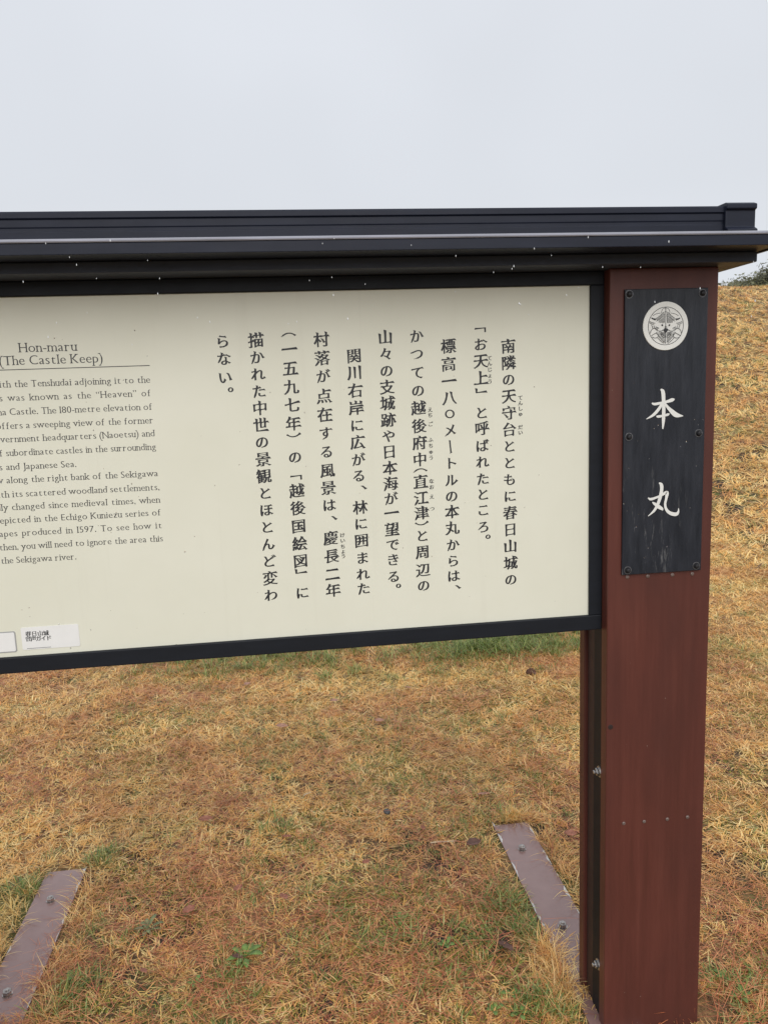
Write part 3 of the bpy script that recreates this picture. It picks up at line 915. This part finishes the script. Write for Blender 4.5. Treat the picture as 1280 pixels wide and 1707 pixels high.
STRAW = blade_material('dead_straw', [(0.0, (0.10, 0.05, 0.025)), (0.10, (0.34, 0.16, 0.055)), (0.20, (0.84, 0.43, 0.11)), (0.42, (1.0, 0.63, 0.19)), (0.92, (1.0, 0.79, 0.38)), (1.0, (0.24, 0.28, 0.07))],
                       green=(0.45, (0.34, 0.32, 0.07)), red=(0.62, (0.58, 0.21, 0.07)))
GREEN = blade_material('green_grass', [(0.0, (0.09, 0.14, 0.025)), (0.5, (0.19, 0.26, 0.05)), (0.8, (0.32, 0.36, 0.10)), (1.0, (0.50, 0.40, 0.16))], gloss=0.35)
NEEDLE = blade_material('pine_needle', [(0.0, (0.26, 0.07, 0.03)), (0.5, (0.60, 0.18, 0.07)), (1.0, (0.76, 0.34, 0.15))], gloss=0.35)
MOSS = blade_material('moss', [(0.0, (0.09, 0.10, 0.015)), (0.6, (0.24, 0.25, 0.035)), (1.0, (0.42, 0.40, 0.07))], gloss=0.7)

def scatter(name, pts, scale, variants, label, cat, align=True):
    """one stuff object: patches instanced on its points"""
    pts = np.asarray(pts, float); n = len(pts)
    x, y = pts[:, 0], pts[:, 1]
    z = height(x, y)
    e_ = 0.05
    gx = (height(x + e_, y) - height(x - e_, y)) / (2 * e_); gy = (height(x, y + e_) - height(x, y - e_)) / (2 * e_)
    me = bpy.data.meshes.new(name); me.from_pydata([tuple(q) for q in np.stack([x, y, z], 1)], [], [])
    rot = np.zeros((n, 3), np.float32)
    for i in range(n):
        q = Vector((-gx[i], -gy[i], 1)).normalized().to_track_quat('Z', 'Y') @ Euler((0, 0, random.uniform(0, 6.283))).to_quaternion()
        rot[i] = q.to_euler()
    me.attributes.new('rot', 'FLOAT_VECTOR', 'POINT').data.foreach_set('vector', rot.ravel())
    me.attributes.new('size', 'FLOAT', 'POINT').data.foreach_set('value', np.broadcast_to(np.asarray(scale, np.float32), (n,)).astype(np.float32) * rng.uniform(0.8, 1.2, n).astype(np.float32))
    me.attributes.new('pick', 'INT', 'POINT').data.foreach_set('value', rng.integers(0, len(variants), n).astype(np.int32))
    o = bpy.data.objects.new(name, me); COL.objects.link(o)
    src = bpy.data.collections.new(name + '_patches')
    for v in variants: src.objects.link(v)
    ng = bpy.data.node_groups.new(name, 'GeometryNodeTree')
    ng.interface.new_socket('Geometry', in_out='INPUT', socket_type='NodeSocketGeometry')
    ng.interface.new_socket('Geometry', in_out='OUTPUT', socket_type='NodeSocketGeometry')
    gi = ng.nodes.new('NodeGroupInput'); go = ng.nodes.new('NodeGroupOutput')
    ip = ng.nodes.new('GeometryNodeInstanceOnPoints'); ci = ng.nodes.new('GeometryNodeCollectionInfo')
    ci.inputs['Collection'].default_value = src; ci.inputs['Separate Children'].default_value = True; ci.inputs['Reset Children'].default_value = True
    def attr(nm, ty):
        a = ng.nodes.new('GeometryNodeInputNamedAttribute'); a.data_type = ty; a.inputs['Name'].default_value = nm
        return a.outputs['Attribute']
    er = ng.nodes.new('FunctionNodeEulerToRotation')
    ng.links.new(attr('rot', 'FLOAT_VECTOR'), er.inputs[0])
    ng.links.new(gi.outputs[0], ip.inputs['Points']); ng.links.new(ci.outputs[0], ip.inputs['Instance'])
    ip.inputs['Pick Instance'].default_value = True
    ng.links.new(attr('pick', 'INT'), ip.inputs['Instance Index'])
    ng.links.new(er.outputs[0], ip.inputs['Rotation']); ng.links.new(attr('size', 'FLOAT'), ip.inputs['Scale'])
    ng.links.new(ip.outputs[0], go.inputs[0])
    md = o.modifiers.new('scatter', 'NODES'); md.node_group = ng
    tag(o, label, cat, kind='stuff')
    return o
def jitter(x0, x1, y0, y1, sp):
    gx, gy = np.meshgrid(np.arange(x0, x1, sp), np.arange(y0, y1, sp))
    p = np.stack([gx.ravel(), gy.ravel()], 1)
    return p + rng.uniform(-sp * 0.6, sp * 0.6, p.shape)
def fbm(p, s, seed):
    return np.array([noise.fractal(Vector((q[0] * s + seed, q[1] * s - seed, 0.3)), 0.8, 2.0, 4) for q in p])

straw_p = [blade_patch('straw_patch', 100, 0.085, (0.014, 0.046), (0.0017, 0.0038), (0.0, 0.55), 0.17, STRAW, clump=5) for _ in range(10)]
brown_p = [blade_patch('brown_straw_patch', 72, 0.085, (0.014, 0.046), (0.0013, 0.0030), (0.0, 0.5), 0.17, STRAW, clump=3, tpow=1.55) for _ in range(8)]
straw_s = [blade_patch('straw_tuft', 12, 0.022, (0.018, 0.046), (0.0014, 0.0032), (0.0, 0.7), 0.25, STRAW) for _ in range(6)]
straw_l = [blade_patch('long_straw', 14, 0.03, (0.06, 0.13), (0.0014, 0.003), (0.3, 1.2), 0.16, STRAW, 4) for _ in range(5)]
green_p = [blade_patch('green_tuft', 22, 0.028, (0.018, 0.05), (0.0014, 0.0032), (0.4, 1.35), 0.15, GREEN) for _ in range(6)]
green_l = [blade_patch('long_green_tuft', 26, 0.04, (0.05, 0.12), (0.0022, 0.0045), (0.5, 1.4), 0.10, GREEN, 4) for _ in range(4)]
needle_p = [blade_patch('needle_patch', 30, 0.10, (0.05, 0.10), (0.0011, 0.0017), (-0.02, 0.16), 0.07, NEEDLE, 3, 0.030) for _ in range(6)]
moss_p = [blade_patch('moss_pad', 130, 0.05, (0.006, 0.014), (0.0016, 0.003), (0.6, 1.5), 0.3, MOSS, 2) for _ in range(4)]

near = jitter(-2.6, 3.6, -0.45, 4.6, 0.056)
pd = plate_dist(near[:, 0], near[:, 1])
bare = fbm(near, 2.2, 5.0)
front = 1 - sstep(0.2, 1.5, near[:, 1])
post_foot = (near[:, 1] < 0.05) & (near[:, 0] > 0.55) & (near[:, 0] < 1.0)
keep = (pd > 0.088) & ~post_foot & (rng.random(len(near)) > np.clip(0.02 + 0.9 * (bare - 0.25) + 0.24 * front, 0.0, 0.75))
far = jitter(-9, 16, 4.5, 17, 0.16)
far = far[(far[:, 0] > 1.0 - 0 * far[:, 1]) | (rng.random(len(far)) < 0.35)]
side = np.concatenate([jitter(3.4, 9, -2, 4.7, 0.16), jitter(-9, -2.5, -2, 4.7, 0.2)])
far = np.concatenate([far, side])
nk_ = near[keep]
worn = rng.random(len(nk_)) < np.clip(0.80 * (1 - sstep(0.25, 1.5, nk_[:, 1])) + 0.55 * fbm(nk_, 1.6, 91.0) + 0.08, 0.03, 0.88)
scatter('worn_grass', nk_[worn], 1.0, brown_p, 'thin brown worn grass near the foot of the sign', 'grass')
nk_ = nk_[~worn]
scatter('dead_grass', np.concatenate([nk_, far]), np.concatenate([1.0 + 0.10 * nk_[:, 1], np.full(len(far), 2.3)]), straw_p, 'flattened straw-coloured dead grass covering the lawn', 'grass')
ed = jitter(-1.1, 1.0, -0.2, 1.1, 0.017)
pe = plate_dist(ed[:, 0], ed[:, 1])
ke = (rng.random(len(ed)) < 0.42) & (pe > 0.019) & (pe < 0.095) & ~((ed[:, 1] < 0.03) & (ed[:, 0] > 0.55))
over = (ed[:, 0] > 0.5) & (ed[:, 1] < 0.34 + 0.3 * (0.70 - ed[:, 0])) & (ed[:, 1] > 0.0) & (pe <= 0.016) & (rng.random(len(ed)) < 0.30)
over |= (ed[:, 0] < -0.5) & (ed[:, 1] < 0.26) & (pe <= 0.016) & (rng.random(len(ed)) < 0.35)
scatter('edge_grass', ed[ke | over], 1.0, straw_s, 'dead grass blades creeping over the edges of the base plates', 'grass')
lp = []
for _ in range(34):
    lp.append((0.632 - abs(random.gauss(0, 0.022)), random.uniform(0.10, 0.31)))
for _ in range(12): lp.append((0.60 + random.gauss(0, 0.03), random.uniform(0.0, 0.2)))
for _ in range(18): lp.append((0.72 + random.uniform(-0.04, 0.06), 0.915 + abs(random.gauss(0, 0.02))))
for _ in range(14): lp.append((0.775 + abs(random.gauss(0, .01)), random.uniform(0.4, 0.9)))
for _ in range(26): lp.append((-0.705 + abs(random.gauss(0, 0.02)), random.uniform(0.1, 0.85)))
for _ in range(14): lp.append((-0.86 - abs(random.gauss(0, 0.015)), random.uniform(0.4, 0.8)))
q = rng.uniform((-2.2, 0.0), (2.6, 3.6), (420, 2)); q = q[plate_dist(q[:, 0], q[:, 1]) > 0.05]
scatter('long_straw', np.concatenate([np.array(lp), q]), np.concatenate([np.full(len(lp), 0.66), np.full(len(q), 0.62)]), straw_l, 'longer pale straw blades leaning beside the base plates', 'grass')
gp = jitter(-2.4, 3.4, -0.3, 4.2, 0.06)
gn = fbm(gp, 1.7, 21.0)
gk = (gn + 0.35 * rng.random(len(gp)) > 0.36 + 0.16 * (1 - sstep(0.3, 1.2, gp[:, 1]))) & (plate_dist(gp[:, 0], gp[:, 1]) > 0.035)
extra = []
for (u, v, su, n_) in ((420, 1102, 0.26, 90), (330, 1112, 0.2, 45), (820, 1086, 0.26, 130), (930, 1078, 0.25, 70), (680, 1080, 0.3, 60), (860, 1500, 0.05, 22), (870, 1560, 0.06, 24), (480, 1380, 0.04, 6), (175, 1428, 0.03, 9), (45, 1475, 0.04, 14), (410, 1640, 0.03, 5), (1215, 1640, 0.07, 16), (840, 1610, 0.1, 12), (905, 1680, 0.05, 16), (110, 1660, 0.05, 14), (700, 1610, 0.12, 14), (640, 1590, 0.08, 10), (830, 1372, 0.05, 10)):
    c = onZ(u, v)
    for _ in range(n_): extra.append((c[0] + random.gauss(0, su), c[1] + random.gauss(0, su * 0.8)))
extra = np.array(extra); extra = extra[plate_dist(extra[:, 0], extra[:, 1]) > 0.02]
gfar = jitter(1.2, 12, 4.4, 14, 0.5)
scatter('green_grass', np.concatenate([gp[gk], extra, gfar]), np.concatenate([np.full(gk.sum(), 0.85), np.full(len(extra), 1.1), np.full(len(gfar), 1.8)]), green_p, 'short green grass sprouting through the dead lawn', 'grass')
tp = []
for (u, v, su, n_) in ((835, 1082, 0.16, 90), (720, 1078, 0.30, 60), (930, 1075, 0.2, 40), (470, 1098, 0.24, 45), (330, 1108, 0.2, 24)):
    c = onZ(u, v)
    for _ in range(n_): tp.append((c[0] + random.gauss(0, su), c[1] + random.gauss(0, su * 0.6)))
scatter('tall_grass', tp, 0.95, green_l, 'taller green grass tufts behind the panel', 'grass')
npnt = jitter(-2.2, 2.4, -0.3, 3.4, 0.075)
nn_ = fbm(npnt, 1.9, 40.0)
nk = (rng.random(len(npnt)) < np.clip(0.24 + 1.1 * nn_ + 0.65 * (1 - sstep(0.1, 1.3, npnt[:, 1])), 0.03, 0.95)) & (plate_dist(npnt[:, 0], npnt[:, 1]) > 0.07)
nx_ = np.array([(-0.69 + random.gauss(0, 0.02), random.uniform(0.0, 0.75)) for _ in range(26)] + [(-0.78 + random.gauss(0, 0.05), random.uniform(0.05, 0.24)) for _ in range(26)])
scatter('pine_needles', np.concatenate([npnt[nk], nx_]), np.concatenate([np.full(nk.sum(), 1.0), np.full(len(nx_), 0.7)]), needle_p, 'fallen reddish-brown pine needles strewn over the grass', 'pine needles')
mp_ = jitter(-2.2, 2.4, -0.3, 2.2, 0.07)
mn = fbm(mp_, 2.4, 70.0)
mk = (mn > -0.04 + 0.25 * sstep(0.3, 1.6, mp_[:, 1])) & (plate_dist(mp_[:, 0], mp_[:, 1]) > 0.07)
scatter('moss', mp_[mk], 1.0, moss_p, 'low yellow-green moss between the grass', 'moss')

# ------------------------------------------------------------------ small things on the lawn
def leaf_mat(name, col):
    m, t, b = new_mat(name)
    n = noise_n(t, coords(t), 60, 5)
    t.links.new(ramp(t, n, [(0.3, tuple(c * 0.6 for c in col)), (0.7, tuple(c * 1.25 for c in col))]), b.inputs['Base Color'])
    b.inputs['Roughness'].default_value = 0.55
    return m
LM = dict(red=leaf_mat('reddish_leaf', (0.40, 0.16, 0.10)), dark=leaf_mat('dark_leaf', (0.15, 0.07, 0.05)), pale=leaf_mat('pinkish_leaf', (0.50, 0.27, 0.19)))
def fallen_leaf(u, v, L_, W_, ang, tilt, mat, label, group=None):
    c = onZ(u, v, 0.02); z = float(height(c[0], c[1])) + 0.026
    V, F = [], []
    n, m = 10, 5
    for i in range(n + 1):
        s = i / n; w = W_ * math.sin(math.pi * min(s * 0.97 + 0.01, 1)) ** 0.75 * (1 + 0.06 * math.sin(9 * s + u))
        for j in range(m):
            q = (j / (m - 1) - 0.5)
            V.append(((s - 0.5) * L_, q * w, 0.35 * abs(q) * w + 0.10 * L_ * (s - 0.5) ** 2 * 2 + 0.002 * math.sin(20 * s + 3 * j)))
    for i in range(n):
        for j in range(m - 1):
            a = i * m + j; F.append((a, a + m, a + m + 1, a + 1))
    # stalk
    o_ = len(V)
    for i in range(4):
        x = L_ / 2 - 0.002 + i * L_ * 0.09
        V += [(x, -0.0006, 0.005 + 0.001 * i), (x, 0.0006, 0.005 + 0.001 * i)]
    for i in range(3): F.append((o_ + 2 * i, o_ + 2 * i + 2, o_ + 2 * i + 3, o_ + 2 * i + 1))
    Rm = Euler((tilt, tilt * 0.6, ang)).to_matrix()
    V = [tuple(Rm @ Vector(p) + Vector((c[0], c[1], z))) for p in V]
    o = obj('fallen_leaf', V, F, mat, None, at=(c[0], c[1], z), smooth=True)
    s = o.modifiers.new('thickness', 'SOLIDIFY'); s.thickness = 0.0006
    return tag(o, label, 'leaf', group)
G1 = 'fallen leaves on the lawn'
common = 'small reddish-brown fallen leaf lying on the dead grass'
fallen_leaf(789, 1408, 0.062, 0.034, 0.5, 0.15, LM['dark'], 'dark brown fallen leaf beside the end of the base plate next to the post')
fallen_leaf(842, 1583, 0.060, 0.032, 1.9, 0.3, LM['dark'], 'purplish brown curled leaf in green grass beside the base plate')
fallen_leaf(396, 1595, 0.034, 0.02, 2.6, 0.2, LM['dark'], 'small purplish leaf tucked beside the broad-leaved weed')
for i, (u, v, L_, a) in enumerate(((343, 1370, .050, .3), (315, 1519, .046, .9), (473, 1496, .045, 2.0), (397, 1482, .036, .8), (478, 1395, .036, 2.7), (950, 1391, .048, .2), (705, 1385, .03, 1.4), (240, 1620, .03, 2.2), (610, 1440, .03, .5))):
    fallen_leaf(u, v, L_, L_ * 0.55, a, 0.18 + 0.05 * (i % 3), LM['red'], {5: 'reddish leaf in the straw between base plate and post', 1: 'reddish leaf lying among pine needles near the grey-green weed', 7: 'tiny reddish leaf by the foot of the base plate away from the name plate'}.get(i, common), G1)
for i, (u, v, L_, a) in enumerate(((557, 1167, .045, .3), (470, 1212, .055, .1), (412, 1140, .05, 1.0), (680, 1143, .045, 2.0), (806, 1327, .045, 2.9), (632, 1196, .05, .2))):
    fallen_leaf(u, v, L_, L_ * 0.5, a, 0.2, LM['pale'], 'pinkish dry leaf on the straw lawn well behind the panel', 'pinkish leaves behind the panel')
# twigs
def twig(u, v, L_, ang, mat, label):
    c = onZ(u, v, 0.02); z = float(height(c[0], c[1])) + 0.022
    V, F = [], []
    for i in range(6):
        s = i / 5; r = 0.0026 * (1 - 0.4 * s)
        x = (s - 0.5) * L_; y = 0.004 * math.sin(4 * s + 1)
        for k in range(6):
            a = k * math.pi / 3; V.append((x, y + r * math.cos(a), r * math.sin(a)))
    for i in range(5):
        for k in range(6): F.append((i * 6 + k, (i + 1) * 6 + k, (i + 1) * 6 + (k + 1) % 6, i * 6 + (k + 1) % 6))
    F += [tuple(range(5, -1, -1)), tuple(range(30, 36))]
    V = [tuple(Matrix.Rotation(ang, 3, 'Z') @ Vector(p) + Vector((c[0], c[1], z))) for p in V]
    o = recalc(obj('twig', V, F, mat, None, at=(c[0], c[1], z), smooth=True))
    return tag(o, label, 'twig')
TW = simple('bleached_twig', (0.60, 0.48, 0.32), 0.6, var=0.25, vscale=90)
twig(512, 1321, 0.035, 0.9, TW, 'short bleached twig lying on straw lawn behind the panel')
twig(739, 1407, 0.085, 0.05, TW, 'long pale stalk lying near the dark brown leaf')
# pebble and pine cone
ps = simple('dark_wet_stone', (0.06, 0.065, 0.07), 0.25, var=0.3, vscale=120)
c = onZ(645, 1352, 0.02)
bm = bmesh.new(); bmesh.ops.create_icosphere(bm, subdivisions=3, radius=0.013)
for v in bm.verts: v.co *= 1 + 0.18 * noise.noise(v.co * 90); v.co.z *= 0.7
me = bpy.data.meshes.new('pebble'); bm.to_mesh(me); bm.free(); me.materials.append(ps)
pb = bpy.data.objects.new('pebble', me); COL.objects.link(pb); pb.location = (c[0], c[1], float(height(c[0], c[1])) + 0.022)
tag(pb, 'dark wet pebble sitting on the straw lawn', 'pebble')
pcm = simple('pine_cone_brown', (0.19, 0.10, 0.065), 0.6, var=0.35, vscale=120)
def pine_cone(u, v, label):
    c = onZ(u, v, 0.03); z = float(height(c[0], c[1])) + 0.014
    rt = root('pine_cone', (c[0], c[1], z), label, 'pine cone')
    V, F = lathe([(0.004, -0.026), (0.012, -0.014), (0.014, 0.0), (0.010, 0.016), (0.003, 0.027)], 10)
    Rm = Euler((1.25, 0.2, 0.6)).to_matrix(); C0 = Vector((c[0], c[1], z))
    obj('core', [tuple(Rm @ Vector(p) + C0) for p in V], F, pcm, rt, smooth=True)
    V, F = [], []
    for i in range(46):
        h = -0.024 + 0.050 * i / 45; a = i * 2.4; r = 0.022 * math.sin(math.pi * (0.1 + 0.85 * (i + 4) / 50)) + 0.002
        e0 = Vector((math.cos(a), math.sin(a), 0)); s0 = Vector((-math.sin(a), math.cos(a), 0)); o_ = len(V)
        for p in (e0 * r * .4 + s0 * .003, e0 * r * .4 - s0 * .003, e0 * r - s0 * .0055 + Vector((0, 0, .005)), e0 * r * 1.08 + Vector((0, 0, .0065)), e0 * r + s0 * .0055 + Vector((0, 0, .005))):
            V.append(tuple(Rm @ (p + Vector((0, 0, h))) + C0))
        F.append((o_, o_ + 1, o_ + 2, o_ + 3, o_ + 4))
    s = obj('scales', V, F, pcm, rt); s['kind'] = 'stuff'
    m = s.modifiers.new('thickness', 'SOLIDIFY'); m.thickness = 0.0015
pine_cone(884, 1120, 'brown open pine cone on the lawn beside the tall green grass')

# weeds
WEED = [leaf_mat('weed_leaf', (0.17, 0.27, 0.06)), leaf_mat('grey_weed_leaf', (0.20, 0.23, 0.10))]
def weed(u, v, n, L_, W_, el, mat, label, group=None, name='weed'):
    c = onZ(u, v, 0.01); z = float(height(c[0], c[1]))
    rt = root(name, (c[0], c[1], z), label, 'weed', group)
    for k in range(n):
        az = k * 2.4 + random.uniform(-.3, .3); l = L_ * random.uniform(0.7, 1.1); e0 = el * random.uniform(0.6, 1.2)
        V, F = [], []; P = Vector((0, 0, 0.006)); m = 7
        d0 = Vector((math.cos(az), math.sin(az), 0)); s0 = Vector((-math.sin(az), math.cos(az), 0))
        for i in range(m + 1):
            s = i / m; w = W_ * (0.12 + 0.88 * math.sin(math.pi * max(0, s - 0.25) / 0.78) ** 0.8 if s > 0.25 else 0.12) / 2
            if i == m: w = 0.0006
            up = Vector((0, 0, 0.25 * w))
            V += [P + s0 * w + up, P, P - s0 * w + up]
            e1 = e0 * (1 - 1.3 * s)
            P = P + (d0 * math.cos(e1) + Vector((0, 0, 1)) * math.sin(e1)) * (l / m)
        for i in range(m):
            a = 3 * i; F += [(a, a + 3, a + 4, a + 1), (a + 1, a + 4, a + 5, a + 2)]
        o = obj('leaf', [tuple(Vector(p) + Vector((c[0], c[1], z))) for p in V], F, mat, rt, smooth=True)
        sm = o.modifiers.new('thickness', 'SOLIDIFY'); sm.thickness = 0.0005
    return rt
weed(408, 1591, 9, 0.055, 0.016, 0.7, WEED[0], 'broad-leaved green rosette weed on the mossy lawn')
weed(247, 1550, 8, 0.050, 0.012, 1.0, WEED[1], 'grey-green narrow-leaved weed on the straw lawn')
for (u, v) in ((125, 1625), (330, 1635), (745, 1585), (660, 1540), (1236, 1655), (1205, 1625), (850, 1660), (870, 1690), (905, 1650), (822, 1690)):
    weed(u + random.uniform(-4, 4), v, 5, 0.03, 0.012, 0.8, WEED[0], 'small green seedling weed between the base plate and the post foot' if 800 < u < 1000 else 'small green seedling weed growing on the outer side of the post' if u > 1000 else 'small green seedling weed with a few rounded leaves on open lawn', 'small seedling weeds')

# ------------------------------------------------------------------ trees beyond the bank
def tree_leaf_mat(name, col):
    m, t, b = new_mat(name)
    g = t.nodes.new('ShaderNodeAttribute'); g.attribute_name = 'tint'
    t.links.new(ramp(t, g.outputs['Fac'], [(0, tuple(c * 0.55 for c in col)), (1, tuple(c * 1.5 for c in col))]), b.inputs['Base Color'])
    b.inputs['Roughness'].default_value = 0.5
    return m
BARK = simple('bark', (0.10, 0.075, 0.055), 0.85, var=0.3, vscale=20, bmp=0.5, bscale=60)
def tube(P, R, seg=7):
    V, F = [], []
    for i, (p, r) in enumerate(zip(P, R)):
        d = (P[min(i + 1, len(P) - 1)] - P[max(i - 1, 0)]).normalized()
        s = d.orthogonal().normalized(); t_ = d.cross(s)
        for k in range(seg):
            a = 2 * math.pi * k / seg; V.append(tuple(p + (s * math.cos(a) + t_ * math.sin(a)) * r))
    for i in range(len(P) - 1):
        for k in range(seg): F.append((i * seg + k, i * seg + (k + 1) % seg, (i + 1) * seg + (k + 1) % seg, (i + 1) * seg + k))
    return V, F
def tree(x, y, H, spread, col, label, seed):
    rd = random.Random(seed); z = float(height(x, y)) - 0.05
    rt = root('tree', (x, y, z), label, 'tree', 'trees beyond the bank')
    B = Vector((x, y, z)); parts = []
    top = B + Vector((rd.uniform(-.3, .3), rd.uniform(-.3, .3), H * 0.86))
    P = [B.lerp(top, i / 7) + Vector((rd.gauss(0, .06), rd.gauss(0, .06), 0)) * (i > 0) for i in range(8)]
    parts.append(tube(P, [0.16 * (1 - 0.85 * i / 7) * H / 6 for i in range(8)]))
    tips = [P[-1], P[-2]]
    for k in range(22):
        s = 0.28 + 0.68 * k / 21; st_ = B.lerp(top, s); a = k * 2.4 + rd.uniform(-.4, .4)
        L_ = spread * (1.15 - 0.75 * s) * rd.uniform(0.7, 1.15)
        d = Vector((math.cos(a), math.sin(a), rd.uniform(0.15, 0.7)))
        Q = [st_ + d * L_ * t_ + Vector((0, 0, 0.12 * L_ * t_ * t_)) for t_ in (0, .35, .7, 1)]
        parts.append(tube(Q, [0.045, 0.032, 0.02, 0.007], 5)); tips += [Q[1], Q[2], Q[3], Q[3]]
    obj('trunk', *merge(*parts), BARK, rt, smooth=True)
    V, F, T = [], [], []
    for tp_ in tips:
        tint = rd.random()
        for _ in range(230):
            p = tp_ + Vector((rd.gauss(0, .23), rd.gauss(0, .23), rd.gauss(0, .17)))
            s = rd.uniform(0.045, 0.095); ax = Vector((rd.gauss(0, 1), rd.gauss(0, 1), rd.gauss(0, 1))).normalized()
            b_ = ax.orthogonal().normalized(); o_ = len(V)
            V += [tuple(p - ax * s), tuple(p + b_ * s * .45), tuple(p + ax * s), tuple(p - b_ * s * .45)]
            F.append((o_, o_ + 1, o_ + 2, o_ + 3)); T += [min(1, max(0, 0.6 * tint + 0.4 * rd.random()))] * 4
    cr_ = obj('crown', V, F, tree_leaf_mat('crown_leaves', col), rt)
    cr_.data.attributes.new('tint', 'FLOAT', 'POINT').data.foreach_set('value', np.array(T, np.float32))
for i, (u, v, Y, sp, col, lab) in enumerate((
        (1188, 444, 29, 1.9, (0.10, 0.11, 0.05), 'dark olive tree showing over the bank just behind the post'),
        (1214, 438, 26, 1.9, (0.125, 0.125, 0.06), 'low olive-green tree showing over the bank beside the post'),
        (1246, 432, 29, 2.1, (0.135, 0.13, 0.075), 'dull yellow-green tree showing over the bank under the eave'),
        (1284, 398, 26, 1.9, (0.11, 0.11, 0.065), 'tallest grey-green tree rising over the grassy bank'),
        (1340, 385, 28, 2.2, (0.115, 0.12, 0.06), 'broad green tree past the tallest tree on the bank'))):
    q = onY(u, v, Y); zb_ = float(height(q[0], q[1]))
    tree(q[0], q[1], (q[2] - zb_) * 1.02, sp, col, lab, 100 + i)

# ------------------------------------------------------------------ drizzle: a few drops in the air
V, F = [], []
for _ in range(60):
    y = random.uniform(-0.60, -0.16); dpt = y - CAM[1]
    x = random.uniform(-0.62, 0.62) * dpt + 0.121 * dpt; z = CAM[2] + dpt * random.uniform(0.06, 0.19)
    r = random.uniform(0.0004, 0.0008)
    v, f = lathe([(r * .25, -r * 1.6), (r * .85, -r * 0.7), (r, 0), (r * .75, r * 1.1), (r * .12, r * 3.2)], 8, 'z', (x, y, z))
    o_ = len(V); V += v; F += [tuple(i + o_ for i in q) for q in f]
rain = obj('rain', V, F, MAT['sleet'], None, smooth=True)
tag(rain, 'fine raindrops falling in front of the sign', 'rain', kind='stuff')
